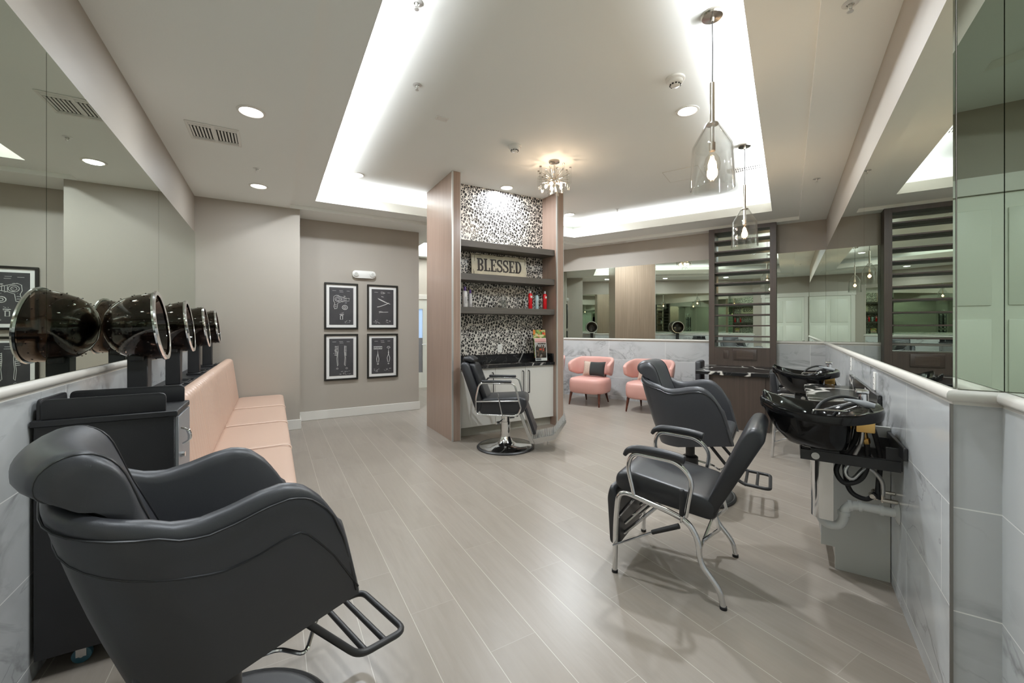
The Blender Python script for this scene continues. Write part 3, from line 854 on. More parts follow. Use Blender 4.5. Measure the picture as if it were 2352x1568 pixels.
def smoke(label, p):
    r = root('smoke_detector', label, 'smoke detector', p, .4, 'smoke detectors')
    m = MB(); m.lathe([(.001, -.0005), (.07, -.0005), (.07, -.014), (.062, -.02), (.056, -.02)], 32); m.build('base', PLASTIC, r)
    m = MB(); m.lathe([(.056, -.018), (.054, -.034), (.047, -.046), (.036, -.05)], 32); b = m.build('body', PLASTIC, r)
    m = MB()
    for k in range(10):
        a = 2 * PI * k / 10; m.box(-.006, .006, .034, .042, -.056, -.046, M=Matrix.Rotation(a, 4, 'Z'))
    m.build('sensing_slot', DARKHOLE, b)
    m = MB(); m.lathe([(.036, -.05), (.034, -.058), (.03, -.061), (.001, -.061)], 24); m.build('cap', PLASTIC, r)
smoke('white smoke detector in the tray close to the nearer pendant', PR(3.302, -.717, HT))
smoke('white smoke detector in the tray left of the crystal chandelier', PL(3.703, 2.196, HT))
SATIN = plain('satin_chrome', (.82, .82, .80, 1), .35, .7)
def sprinkler(label, p):
    r = root('fire_sprinkler', label, 'sprinkler', p, .3, 'ceiling sprinkler heads')
    r.scale = (.85, .85, .85)
    m = MB(); m.lathe([(.018, -.006), (.04, -.0005), (.042, -.003), (.02, -.009), (.018, -.006)], 24); m.build('escutcheon', SATIN, r)
    m = MB(); m.cyl(0, 0, -.03, -.002, .010, n=12); m.tube(fillet([(-.008, 0, -.02), (-.014, 0, -.032), (0, 0, -.046)], .006, 3), .0025, 6); m.tube(fillet([(.008, 0, -.02), (.014, 0, -.032), (0, 0, -.046)], .006, 3), .0025, 6); m.build('frame_arms', SATIN, r)
    m = MB(); m.lathe([(.001, -.046), (.017, -.047), (.017, -.049), (.001, -.05)], 14); m.build('deflector', SATIN, r)
sprinkler('chrome sprinkler head in the tray near the small white cover plate', PL(3.16, .981, HT))
sprinkler('chrome sprinkler head in the left soffit in front of a downlight', PL(4.914, -.141, HC))
sprinkler('large chrome sprinkler head at the top right of the soffit', PR(2.643, .258, HC))
sprinkler('chrome sprinkler head in the right soffit near the far corner', PR(5.546, .259, HC))
sprinkler('chrome sprinkler head in the tray right of the niche unit', PR(6.423, -2.282, HT))
sprinkler('chrome sprinkler head cut off at the top edge above the tray', PL(2.36, .73, HT))
cvp = root('ceiling_cover_plate', 'small white rectangular cover plate on the tray ceiling', 'cover plate', PL(3.553, 1.334, HT), TL)
m = MB(); m.prism(rrect(-.055, .055, -.035, .035, .006, 3), -.006, -.0005); m.build('plate', PLASTIC, cvp)
m = MB(); m.cyl(-.04, 0, -.0072, -.006, .004, n=8); m.cyl(.04, 0, -.0072, -.006, .004, n=8); m.build('screw', STEEL, cvp)
ap = root('ceiling_access_panel', 'flush square access panel in the tray ceiling behind the nearer pendant', 'access panel', PR(5.424, -1.08, HT), TR)
m = MB(); m.box(-.2, .2, -.2, .2, -.004, -.0005); m.build('panel', CEIL, ap, smooth=0)
m = MB()
for b in ((-.206, .206, -.206, -.2), (-.206, .206, .2, .206), (-.206, -.2, -.2, .2), (.2, .206, -.2, .2)): m.box(b[0], b[1], b[2], b[3], -.0045, -.0005)
m.build('frame', plain('panel_joint_grey', '#d3d0c8', .7), ap, smooth=0)

# pendants
def pendant(label, p):
    r = root('glass_pendant', label, 'pendant light', p, 0, 'glass pendant lamps')
    m = MB(); m.lathe([(.001, -.0005), (.062, -.0005), (.064, -.012), (.058, -.022), (.012, -.026), (.010, -.05), (.001, -.052)], 32); m.build('canopy', NICKEL, r)
    m = MB(); m.tube([(0, 0, -.05), (.003, 0, -.2), (.001, 0, -.42)], .0034, 6); m.build('cord', RUBBER, r)
    m = MB(); m.lathe([(.001, -.42), (.0135, -.42), (.0135, -.672), (.001, -.672)], 16); m.build('stem', NICKEL, r)
    m = MB(); m.lathe([(.032, -.664), (.036, -.670), (.106, -.795), (.112, -.808), (.1145, -.825), (.125, -1.055), (.1245, -1.066), (.121, -1.068), (.119, -1.055), (.109, -.826), (.1065, -.812), (.101, -.80), (.031, -.674), (.032, -.664)], 40); m.build('shade', GLASS, r)
    m = MB(); m.lathe([(.001, -.668), (.036, -.670), (.036, -.676), (.012, -.68), (.012, -.78), (.018, -.785), (.018, -.835), (.001, -.836)], 20); m.build('lamp_holder', NICKEL, r)
    m = MB(); m.lathe([(.013, -.836), (.018, -.85), (.038, -.878), (.047, -.915), (.042, -.952), (.02, -.972), (.001, -.975)], 24); b = m.build('bulb', BULBG, r)
    m = MB()
    for k in range(4):
        a = k * PI / 2; m.tube([(.009 * math.cos(a), .009 * math.sin(a), -.868), (.011 * math.cos(a + .4), .011 * math.sin(a + .4), -.945)], .0028, 6)
    m.build('filament', E_FIL, b)
    lamp('POINT', (0, 0, -.91), 6.0, (1, .72, .46), .03, parent=r, name='pendant_lamp')
pendant('clear glass pendant lamp nearer the camera on a long black cord', PR(2.75, -.383, HT))
pendant('clear glass pendant lamp hanging in front of the dark slatted screen', PR(4.91, -.377, HT))

# chandelier
ch = root('sputnik_chandelier', 'starburst chandelier of metal rods and clear glass tubes by the niche', 'chandelier', (.485, 4.70, HT), 0)
m = MB(); m.lathe([(.001, -.0005), (.062, -.0005), (.06, -.018), (.03, -.026), (.001, -.028)], 28); m.build('canopy', NICKEL, ch)
m = MB(); m.tube([(0, 0, -.026), (0, 0, -.2)], .006, 8); m.build('stem', NICKEL, ch)
m = MB(); m.lathe([(.001, -.19), (.026, -.2), (.034, -.225), (.026, -.25), (.001, -.26)], 20); m.build('hub', NICKEL, ch)
rs = random.Random(4)
HCZ = -.225
for k in range(40):
    z = 1 - 2 * (k + .5) / 40; a = k * 2.39996; q = math.sqrt(1 - z * z)
    L = rs.uniform(.15, .2)
    d = Vector((q * math.cos(a), q * math.sin(a), z)) * L
    m = MB(); m.tube([(0, 0, HCZ), (d.x, d.y, HCZ + d.z)], .0026, 5); m.build('rod', NICKEL, ch)
for k in range(16):
    a = 2 * PI * k / 16 + .1; R = .185 if k % 2 else .165; zz = -.215 + (.03 if k % 2 else -.02)
    x, y = R * math.cos(a), R * math.sin(a)
    m = MB(); m.tube([(x, y, zz + .09), (x, y, zz - .09)], .013, 10); g = m.build('glass_tube', GLASS, ch)
    m = MB(); m.lathe([(.001, 0), (.013, .002), (.013, .012), (.001, .014)], 10, (x, y, zz + .085)); m.tube([(0, 0, HCZ), (x, y, zz + .03)], .0026, 5); m.build('clip', NICKEL, g)
for k in range(5):
    a = 2 * PI * k / 5 + .5; x, y, z = .095 * math.cos(a), .095 * math.sin(a), -.285
    m = MB(); m.tube([(0, 0, HCZ), (x * .7, y * .7, z + .02)], .008, 8); s = m.build('lamp_socket', NICKEL, ch)
    m = MB(); m.lathe([(.001, .022), (.012, .014), (.016, 0), (.012, -.018), (.001, -.026)], 14, (x, y, z)); m.build('bulb', E_BULB, s)
    lamp('POINT', (x, y, z), 2.6, (1, .72, .5), .024, parent=ch, name='chandelier_lamp')

# ------------------------------------------------------------------ outlets on the right wall
outlet('slim white outlet under the right ledge behind the far shampoo bowl', PR(4.66, .4645, 1.07), TR - PI / 2, group=None)
outlet('white power outlet under the right ledge above the marble shelf near end', PR(3.49, .4645, 1.046), TR - PI / 2, group=None)

# ------------------------------------------------------------------ black marble wall shelf between the bowls
ws = root('marble_wall_counter', 'black marble topped white counter between the two shampoo bowls', 'counter', (0, 0, 0), TR)
m = MB(); m.box(.12, .462, 3.25, 4.60, .845, .88, .003, 1); m.build('countertop', BMARBLE, ws)
m = MB(); m.box(.442, .462, 3.25, 4.60, .8805, .985, .002, 1)
m.build('backsplash', BMARBLE, ws)
SIDE = plain('grey_white_side_panel', '#c3c4bf', .4)
m = MB(); m.prism([(.16, .125), (.225, .125), (.225, 0), (.462, 0), (.462, .845), (.16, .845)], -.018, 0, Matrix.Translation((0, 3.0, 0)) @ XZ); m.build('side_panel', SIDE, ws)
m = MB(); m.box(.165, .462, 3.05, 4.55, .125, .70); m.box(.165, .185, 3.05, 4.55, .125, .845); m.box(.235, .462, 3.05, 4.55, 0, .124); m.build('cabinet_body', WHITELAM, ws)

# ------------------------------------------------------------------ slatted screen and nail desk
sc = root('slatted_screen', 'tall dark wood screen with horizontal slats and mirror behind the marble desk', 'screen', (0, 0, 0), TR)
T0, T1, S0, S1 = -1.09, -.148, 7.46, 7.688
for a, b in ((T0, T0 + .085), (T1 - .085, T1)):
    m = MB(); m.box(a, b, S0, S1, 0, HC - .002, .002, 1); m.build('stile', DESKW, sc)
m = MB(); m.box(T0 + .085, T1 - .085, S0, S1, 2.945, HC - .002); m.build('top_rail', DESKW, sc)
m = MB(); m.box(T0 + .085, T1 - .085, S0, S1, 0, 1.065); m.build('lower_panel', DESKW, sc)
for k in range(10):
    z = 1.246 + .173 * k
    m = MB(); m.box(T0 + .086, T1 - .086, S0 + .01, S1 - .012, z - .010, z + .010, .001, 1); m.build('slat', DESKW, sc)
m = MB(); m.box(T0 + .08, T1 - .08, S1 - .004, S1 + .0015, 1.06, 2.95); m.build('mirror', MIRROR, sc, smooth=0)
BRP = plain('brown_plastic', '#3f342d', .4)
vg = root('wall_vent_grille', 'brown louvred vent grille on the slatted screen above the desk', 'vent', PR(7.4595, -.57, .955), TR)
m = MB(); m.prism(rrect(-.165, .165, -.085, .085, .008, 3), 0, .012, XZ, .004); m.build('frame', BRP, vg)
m = MB()
for k in range(7): m.box(-.115, .115, -.017, -.0115, -.055 + k * .017, -.048 + k * .017)
m.build('louvre', plain('grille_louvre', '#5a4b40', .4), vg, smooth=0)
outlet('dark brown outlet left of the vent grille on the slatted screen', PR(7.4595, -.835, .955), TR, BRP, .075, .125)

dk = root('nail_desk', 'desk with black marble top on a dark wood panel base by the slatted screen', 'desk', (0, 0, 0), TR)
m = MB(); m.box(-1.09, -.155, 6.28, 7.455, .735, .78, .003, 1); m.build('desktop', BMARBLE, dk)
m = MB(); m.box(-.86, -.25, 6.33, 6.37, 0, .735); m.build('front_panel', DESKW, dk)
m = MB(); m.box(-.86, -.25, 7.3, 7.455, 0, .735); m.build('rear_panel', DESKW, dk)
for a, b in ((-.25, -.20), (-.91, -.86)):
    m = MB(); m.box(a, b, 6.36, 7.455, 0, .735); m.build('side_panel', DESKW, dk)

# task chair mostly hidden behind the desk
tc = root('side_chair', 'black chair mostly hidden behind the left end of the marble desk', 'chair', PR(7.05, -1.15, 0), TR)
m = MB(); m.box(-.33, -.05, -.18, .18, .40, .46, .025, 3); m.build('seat', LEATHER, tc)
m = MB(); m.box(-.05, .035, -.19, .19, .42, .87, .03, 3); m.build('backrest', LEATHER, tc)
for x in (-.30, -.03):
    for y in (-.16, .16):
        m = MB(); m.tube([(x, y, .41), (x, y, 0)], .014, 8); m.build('leg', BLACKM, tc)

# ------------------------------------------------------------------ dryer bench
bn = root('banquette_bench', 'long blush vinyl banquette with channelled back below the hooded dryers', 'bench', (0, 0, 0), TL)
U0, U1 = 2.63, 6.29
NB = 4
sw = (U1 - U0) / NB
def bend(profile, u0, u1, par, name, mat, groove=None, n=40, dep=.006):
    """cross section (v, z) pulled along u with soft end caps and shallow channels"""
    m = MB(); rings = []
    us = [u0 + (u1 - u0) * i / n for i in range(n + 1)]
    for i, u in enumerate(us):
        e = min(u - u0, u1 - u); k = min(1, e / .03) ; ins = .018 * (1 - math.sqrt(max(0, 1 - (1 - k) ** 2)))
        g = dep * abs(math.sin(PI * (u - u0) / groove)) - dep if groove else 0
        cx = sum(p[0] for p in profile) / len(profile); cz = sum(p[1] for p in profile) / len(profile)
        r = []
        for a, b in profile:
            d = Vector((a - cx, b - cz)); L = d.length
            q = d * max(0, (L - ins + g)) / L
            r.append((cx + q.x, u, cz + q.y))
        rings.append(r)
    m.loft(rings); return m.build(name, mat, par, smooth=60)
SEATP = [(p.x, p.y) for p in fillet([(-.39, .30, 0), (.09, .30, 0), (.125, .49, 0), (.08, .505, 0), (-.39, .50, 0)], .05, 5, True)]
BACKP = [(p.x, p.y) for p in fillet([(-.545, .30, 0), (-.36, .30, 0), (-.375, .50, 0), (-.44, .995, 0), (-.52, 1.0, 0), (-.55, .93, 0)], .055, 6, True)]
for k in range(NB): bend(SEATP, U0 + k * sw + .002, U0 + (k + 1) * sw - .002, bn, 'seat_cushion', BENCH, None, 16)
for k in range(NB): bend(BACKP, U0 + k * sw + .001, U0 + (k + 1) * sw - .001, bn, 'back_cushion', BENCH, sw / 11, 110, .016)
m = MB(); m.box(-.53, .06, U0 + .02, U1 - .005, .0, .30); m.build('plinth', BLACKLAM, bn)
WELT = plain('pale_welt', '#dcc5b6', .4)
for k in range(1, NB):
    u = U0 + k * sw
    m = MB(); m.tube([(x, u, z + .001) for x, z in SEATP if z > .34 and x > -.36], .0045, 6); m.build('welt', WELT, bn)
cn = root('dryer_counter', 'long black counter behind the blush banquette carrying the hooded dryers', 'counter', (0, 0, 0), TL)
m = MB(); m.box(-.816, -.552, 2.63, 6.315, .905, .93, .003, 1); m.build('worktop', BLACKLAM, cn)
m = MB(); m.box(-.814, -.56, 2.63, 6.31, 0, .905); m.build('cabinet_body', BLACKLAM, cn)

def dryer(label, u):
    r = root('hooded_dryer', label, 'hair dryer', PL(u, -.665, .9305), TL, 'hooded dryers above the banquette')
    m = MB(); m.box(-.055, .055, -.055, .055, 0, .02, .004, 1); m.box(-.045, .045, -.045, .045, .02, .30, .004, 1); m.build('post', BLACKLAM, r)
    tilt = Matrix.Translation((0, 0, .46)) @ Matrix.Rotation(rad(2), 4, 'Z') @ Matrix.Rotation(rad(-7), 4, 'Y') @ Matrix.Rotation(PI / 2, 4, 'Y')
    def put(o): o.data.transform(tilt); return o
    # dome axis is local z before tilting, opening towards +z
    pr = [(.001, -.150), (.06, -.143), (.105, -.125), (.145, -.092), (.172, -.045), (.187, .01), (.193, .06), (.195, .095)]
    inner = [(a - .005 if a > .01 else a, b + .005) for a, b in pr[::-1]]
    m = MB(); m.lathe(pr + inner, 48); put(m.build('hood', SMOKE, r))
    m = MB(); m.lathe([(.194, .088), (.202, .088), (.205, .097), (.201, .106), (.180, .106), (.178, .103), (.182, .100), (.193, .100), (.194, .088)], 48); put(m.build('rim', CHROME, r))
    m = MB(); m.lathe([(.001, -.135), (.05, -.13), (.09, -.10), (.10, -.06), (.08, -.05), (.001, -.045)], 28); mo = put(m.build('motor_housing', BLACKM, r))
    m = MB(); m.lathe([(.001, -.06), (.10, -.055), (.155, -.02), (.168, .05), (.172, .095), (.160, .095), (.15, .05), (.12, .0), (.001, -.02)], 36); put(m.build('air_diffuser', SMOKE, r))
    m = MB()
    for j, (rr, z) in enumerate(((.145, -.10), (.172, -.055), (.188, .0), (.194, .055))):
        n = 20
        for k in range(n):
            a = 2 * PI * (k + .5 * (j % 2)) / n
            m.lathe([(.0045, -.003), (.0035, .0005), (.001, .0015)], 6, (0, 0, 0))
            m.bm.verts.ensure_lookup_table()
            M = Matrix.Rotation(a, 4, 'Z') @ Matrix.Translation((rr, 0, z)) @ Matrix.Rotation(PI / 2, 4, 'Y')
            bmesh.ops.transform(m.bm, matrix=M, verts=[m.bm.verts[i] for i in range(len(m.bm.verts) - 18, len(m.bm.verts))])
    put(m.build('air_dimple', plain('dimple_dark', '#2a211d', .1) if 'dimple_dark' not in MATS else MATS['dimple_dark'], r))
    m = MB(); m.box(-.03, .03, -.075, .055, .27, .31, .006, 2); m.build('neck', BLACKM, r)
    m = MB(); m.tube(fillet([(-.05, .1, .012), (.08, .1, .012), (.08, .42, .012), (-.05, .42, .012)], .02, 4, True), .007, 8, True); m.tube(fillet([(-.02, .13, .01), (.05, .13, .01), (.05, .38, .01), (-.02, .38, .01)], .015, 4, True), .006, 8, True); m.build('tray_frame', BLACKM, r)
    return r
for i, (u, lb) in enumerate(((3.13, 'smoked hooded dryer nearest the camera beside the black trolley'), (4.08, 'smoked hooded dryer next behind the nearest one'), (5.03, 'smoked hooded dryer between the second and the farthest'), (5.98, 'smoked hooded dryer farthest along the counter by the beige wall'))):
    if i == 0: dr0 = dryer(lb, u)
    else: dup(dr0, PL(u, -.665, .9305), TL, lb)

# ------------------------------------------------------------------ black trolley
tr = root('salon_trolley', 'black salon trolley with gallery top on casters behind the near chair', 'trolley', (0, 0, 0), TL)
a0, a1, b0, b1 = -.805, -.375, 2.315, 2.60
m = MB(); m.box(a0, a1, b0, b1, .085, 1.0, .002, 1); m.build('body', BLACKLAM, tr)
EDG = plain('grey_edge_band', '#4c4d4f', .5)
m = MB(); m.box(a0 - .008, a1 + .012, b0 - .01, b1 + .008, 1.0, 1.025, .003, 1); m.build('top', BLACKLAM, tr)
for nm, bx in (('front', (a0 + .02, a1 - .03, b0 + .0, b0 + .012)), ('rear', (a0 + .02, a1 - .005, b1 - .02, b1 - .008))):
    x0, x1, y0, y1 = bx
    m = MB(); m.prism([(p.x, p.y) for p in fillet([(x0, 1.0255, 0), (x0, 1.105, 0), (x1, 1.105, 0), (x1, 1.0255, 0)], .022, 5)], -y1, -y0, XZ, .002)
    m.build('gallery_board', BLACKLAM, tr)
m = MB(); m.prism([(p.x, p.y) for p in fillet([(b0 + .016, 1.0255, 0), (b0 + .016, 1.105, 0), (b1 - .024, 1.105, 0), (b1 - .024, 1.0255, 0)], .022, 5)], a0 + .002, a0 + .014, Matrix(((0, 0, 1, 0), (1, 0, 0, 0), (0, 1, 0, 0), (0, 0, 0, 1))), .002); m.build('gallery_board', BLACKLAM, tr)
GREYD = plain('grey_drawer_front', '#77787a', .4)
for z0, z1 in ((.10, .40), (.405, .70), (.705, .995)):
    m = MB(); m.box(a1 + .0005, a1 + .014, b0 + .004, b1 - .004, z0, z1, .002, 1); dw = m.build('drawer', GREYD, tr)
    zc = (z0 + z1) / 2 + .05
    m = MB(); m.tube(crom([(a1 + .014, b0 + .05, zc + .035), (a1 + .04, b0 + .05, zc + .02), (a1 + .045, b0 + .055, zc - .02), (a1 + .02, b0 + .06, zc - .04)], 5), [.005] * 5 + [.008] * 6 + [.005] * 5, 8); m.build('handle', CHROME, dw)
    m = MB(); m.tube([(a1 + .014, b0 + .05, zc - .085), (a1 + .03, b0 + .05, zc - .085)], .012, 14); m.build('lock', CHROME, dw)
for x in (a0 + .12, a1 - .05):
    for y in (b0 + .05, b1 - .05):
        m = MB(); M = Matrix.Translation((x, y + .01, .033)) @ Matrix.Rotation(PI / 2, 4, 'X') 
        m.prism([(.032 * math.cos(t), .032 * math.sin(t)) for t in [2 * PI * i / 20 for i in range(20)]], -.012, .012, M, .003); w = m.build('caster', BLUEC, tr)
        m = MB(); m.box(x - .022, x + .022, y - .012, y + .03, .075, .085); m.box(x - .016, x + .016, y - .006, y - .003, .03, .078); m.box(x - .016, x + .016, y + .023, y + .026, .03, .078); m.tube([(x, y - .006, .033), (x, y + .027, .033)], .007, 8); m.build('caster_fork', STEEL, w)

# ------------------------------------------------------------------ styling chairs
def pl_interp(x, tab):
    for (a, b), (c, d) in zip(tab, tab[1:]):
        if x <= c: 
            t = (x - a) / (c - a)
            return b + (d - b) * t
    return tab[-1][1]
def styling_chair(label, loc, rotz):
    r = root('styling_chair', label, 'salon chair', loc, rotz, 'black tub styling chairs')
    ZB0, ZB1 = .50, .435
    HT_ = [(0, .775), (.03, .82), (.08, .868), (.15, .908), (.22, .926), (.3, .932), (.45, .925), (.62, .907), (.78, .897), (.9, .902), (1, .925)]
    def frontF(z): return pl_interp(z, [(.40, .345), (.50, .335), (.70, .285), (.95, .215), (1.2, .14)])
    def backF(z): return -.215 - (z - .43) * .30
    def wz(z): return .270 + .028 * min(1, max(0, (z - .45) / .45))
    RC, TH = .17, .062
    cols = [('s', p) for p in (0, .02, .05, .08, .12, .16, .2, .25, .3, .36, .43, .5, .57, .64, .71, .78, .85, .92)]
    cols += [('c', k / 7) for k in range(8)] + [('b', k / 8) for k in range(1, 8)]
    def place(col, z, off, sgn):
        k, p = col; w = wz(z); b = backF(z)
        if k == 's': F = frontF(z) + (b + RC - frontF(z)) * p; Wd = -w + off
        elif k == 'c':
            a = p * PI / 2; q = RC - off; F = b + RC - q * math.sin(a); Wd = -w + RC - q * math.cos(a)
        else: F = b + off; Wd = (-w + RC) * (1 - p)
        return (F, Wd * sgn, z)
    def topz(col):
        k, p = col
        if k == 's': return pl_interp(p, HT_)
        if k == 'c': return .925 + .06 * p
        return .985 + .012 * math.sin(p * PI / 2)
    def botz(col):
        k, p = col
        return ZB0 + (ZB1 - ZB0) * (p if k == 's' else 1)
    def section(col, sgn, shrink=0.):
        h, b = topz(col), botz(col); out = []
        lo = TH * .5 * shrink
        for j in range(7):
            z = b + (h - .035 - b) * j / 6
            # soft belly of the upholstery
            out.append(place(col, z, lo - .008 * math.sin(PI * j / 6) * (1 - shrink), sgn))
        for j in range(1, 8):
            t = PI * j / 8
            out.append(place(col, h - .035 + .035 * math.sin(t) - .02 * shrink * math.sin(t), TH / 2 - (TH / 2 - lo) * math.cos(t), sgn))
        for z in (h - .04, .70, .58, b + .01): out.append(place(col, min(z, h - .04), TH - lo, sgn))
        return out
    seq = [(c, -1) for c in cols[::-1]]
    full = [(c, 1) for c in cols] + [(('b', 1.0), 1)] + [(c, -1) for c in cols[::-1]]
    # on the W axis, sgn=1 keeps W negative (right arm), sgn=-1 mirrors it
    rings = []
    first = section(cols[0], 1, .75); rings.append([(p[0] + .012, p[1], p[2]) for p in first])
    for c, s in full: rings.append(section(c, s))
    last = section(cols[0], -1, .75); rings.append([(p[0] + .012, p[1], p[2]) for p in last])
    m = MB(); m.loft(rings); sh = m.build('shell', LEATHER, r, smooth=60)
    # seams
    def seam(zf, name):
        pts = []
        for c, s in full:
            z = zf(c); q = Vector(place(c, z, -.0065 if c[0] == 's' else -.004, s)); pts.append(q)
        if name == 'top_piping':
            for s, ix in ((1, 0), (-1, -1)):
                ed = [Vector(place(('s', .02), z, -.005, s)) for z in (.52, .56, .60, .64, .68, .72)]
                pts = ed + pts[2:] if s == 1 else pts[:-2] + ed[::-1]
        m = MB(); m.tube(pts, .0032, 6); m.build(name, PIPING, sh)
    seam(lambda c: topz(c) - .04, 'top_piping')
    def low(c):
        k, p = c
        if k == 's': return pl_interp(p, [(0, .53), (.12, .67), (.24, .765), (.3, .782), (.38, .78), (.6, .755), (.8, .748), (1, .77)])
        if k == 'c': return .77 + .10 * p
        return .87 + .03 * p
    seam(low, 'lower_piping')
    # underside board
    m = MB(); vs = []
    for c, s in full:
        vs.append(place(c, botz(c) + .012, .01, s))
    m.loft([vs, [(a, b, z + .03) for a, b, z in vs]]); m.build('seat_base', BLACKM, r)
    # seat cushion
    def pad(name, prof, hw, mat, par, ins=.03, n=8, crown=0.):
        m = MB(); rr = []
        cx = sum(p[0] for p in prof) / len(prof); cz = sum(p[1] for p in prof) / len(prof)
        steps = [-1 + (1 - math.cos(PI / 2 * i / n)) * (ins / hw) * 1.2 for i in range(n)] + [-.6, -.3, 0, .3, .6] + [1 - (1 - math.cos(PI / 2 * (n - 1 - i) / n)) * (ins / hw) * 1.2 for i in range(n)]
        for w in steps:
            e = max(0, (abs(w) * hw - (hw - ins)) / ins); k = ins * (1 - math.sqrt(max(0, 1 - e * e)))
            row = []
            for a, b in prof:
                d = Vector((a - cx, b - cz)); L = d.length
                q = d * (max(.02, L - k) / L)
                row.append((cx + q.x + crown * w * w, w * hw, cz + q.y))
            rr.append(row)
        m.loft(rr); return m.build(name, mat, par, smooth=70)
    SP = [(p.x, p.y) for p in fillet([(-.22, .47, 0), (.32, .485, 0), (.335, .595, 0), (.1, .615, 0), (-.22, .60, 0)], .04, 5, True)]
    pad('seat', SP, .212, LEATHER, r)
    HP = [(p.x, p.y) for p in crom([(-.10, .60, 0), (-.15, .72, 0), (-.205, .86, 0), (-.25, .98, 0), (-.285, 1.06, 0), (-.33, 1.098, 0), (-.38, 1.098, 0), (-.418, 1.068, 0), (-.425, 1.025, 0), (-.40, 1.0, 0), (-.35, .985, 0), (-.29, .88, 0), (-.225, .70, 0), (-.19, .60, 0)], 3, True)]
    hp = pad('back_pad', HP, .225, LEATHER, r, .05, 8, .05)
    for s in (-1, 1):
        m = MB(); pts = []
        cx = sum(p[0] for p in HP) / len(HP); cz = sum(p[1] for p in HP) / len(HP)
        for a, b in HP: 
            d = Vector((a - cx, b - cz)); q = d * (1 - .008 / d.length); pts.append((cx + q.x + .041, s * (.225 - .026), cz + q.y))
        m.tube(pts, .004, 6, True); m.build('piping', PIPING, hp)
    # column, disc, lever, footrest
    m = MB(); m.lathe([(.001, .0), (.345, .0), (.347, .012), (.335, .022), (.325, .018), (.31, .024), (.30, .022), (.10, .03), (.075, .045), (.066, .06), (.062, .30), (.05, .31), (.001, .31)], 56); m.build('base', BLACKM, r)
    m = MB(); m.cyl(0, 0, .30, .452, .036); m.box(-.13, .13, -.1, .1, .445, .452); m.build('column', BLACKM, r)
    m = MB(); m.tube(fillet([(.03, .02, .27), (.18, .012, .25), (.235, -.085, .25), (.33, .04, .29)], .03, 5), .0075, 8); m.build('pump_lever', CHROME, r)
    m = MB()
    U = fillet([(.17, -.15, .455), (.385, -.175, .205), (.575, -.175, .195), (.575, .175, .195), (.385, .175, .205), (.17, .15, .455)], .045, 6)
    m.tube(U, .0125, 10)
    for F in (.415, .49): m.tube([(F, -.175, .2), (F, .175, .2)], .011, 10)
    m.build('footrest', BLACKM, r)
    return r
sc1 = styling_chair('large black styling chair nearest the camera in front of the trolley', (-.9416, 1.3135, 0), rad(47.3))
sc2 = dup(sc1, (1.511, 3.47, 0), rad(-32.5), 'black styling chair between the shampoo recliner and the pink armchairs')
for ch_ in list(sc2.children):
    for k_ in list(ch_.children):
        if k_.name.startswith('lower_piping'): bpy.data.objects.remove(k_)      # this chair has no lower seam

# ------------------------------------------------------------------ barber chair
bc = root('barber_chair', 'black barber chair with chrome base and ribbed footplate before the leopard niche', 'barber chair', (-.076, 4.77, 0), rad(-6))
m = MB(); m.lathe([(.001, 0), (.33, 0), (.335, .012), (.322, .024), (.305, .022)], 56); b = m.build('base_ring', BLACKM, bc)
m = MB(); m.lathe([(.31, .018), (.30, .026), (.13, .04), (.085, .07), (.062, .12), (.056, .13)], 48); m.build('base_dish', CHROME, bc)
m = MB(); m.lathe([(.056, .12), (.056, .30), (.05, .302), (.05, .395), (.001, .395)], 32); m.build('column', CHROME, bc)
m = MB(); m.tube([(-.02, -.02, .33), (-.06, -.14, .315)], .009, 8); m.tube([(-.06, -.14, .315), (-.085, -.17, .312)], .016, 8); m.tube([(.02, .03, .33), (.10, .05, .335)], .009, 8); m.build('pump_lever', CHROME, bc)
m = MB(); m.box(-.16, .16, -.16, .16, .39, .418); m.build('seat_plate', BLACKM, bc)
def slabpad(name, prof, hw, mat, par, r=.025):
    m = MB(); rr = []
    cx = sum(p[0] for p in prof) / len(prof); cz = sum(p[1] for p in prof) / len(prof)
    for w, k in ((-hw, r), (-hw + r * .3, r * .3), (-hw + r, 0), (0, 0), (hw - r, 0), (hw - r * .3, r * .3), (hw, r)):
        row = []
        for a, c in prof:
            d = Vector((a - cx, c - cz)); q = d * (max(.01, d.length - k) / d.length); row.append((cx + q.x, w, cz + q.y))
        rr.append(row)
    m.loft(rr); return m.build(name, mat, par, smooth=70)
def P2(pts, r, seg=4): return [(p.x, p.y) for p in fillet([(a, c, 0) for a, c in pts], r, seg, True)]
slabpad('seat', P2([(-.27, .425), (.20, .425), (.265, .50), (.26, .60), (.2, .62), (-.24, .595)], .04), .235, LEATHER2, bc)
bk = slabpad('backrest', P2([(-.30, .42), (-.22, .50), (-.40, .985), (-.47, 1.0), (-.49, .96)], .03), .22, LEATHER2, bc)
slabpad('lumbar_pad', P2([(-.235, .56), (-.185, .58), (-.335, .97), (-.40, .985)], .02), .16, LEATHER2, bk)
slabpad('headrest', P2([(-.37, .98), (-.335, 1.02), (-.40, 1.06), (-.475, 1.05), (-.485, 1.01), (-.43, .995)], .022), .13, LEATHER2, bk)
for s in (-1, 1):
    y = s * .262
    m = MB(); m.tube(fillet([(-.30, y, .425), (.16, y, .42), (.205, y, .50), (.13, y, .775), (-.26, y, .775), (-.30, y, .60)], .05, 6, True), .011, 10, True); m.tube([(-.295, y, .57), (.185, y, .585)], .009, 8)
    m.tube([(-.1, y, .425), (-.1, s * .1, .42)], .009, 8)
    ar = m.build('armrest', CHROME, bc)
    m = MB(); m.box(-.235, .10, y - .022, y + .022, .782, .808, .012, 3); m.build('arm_pad', LEATHER2, ar)
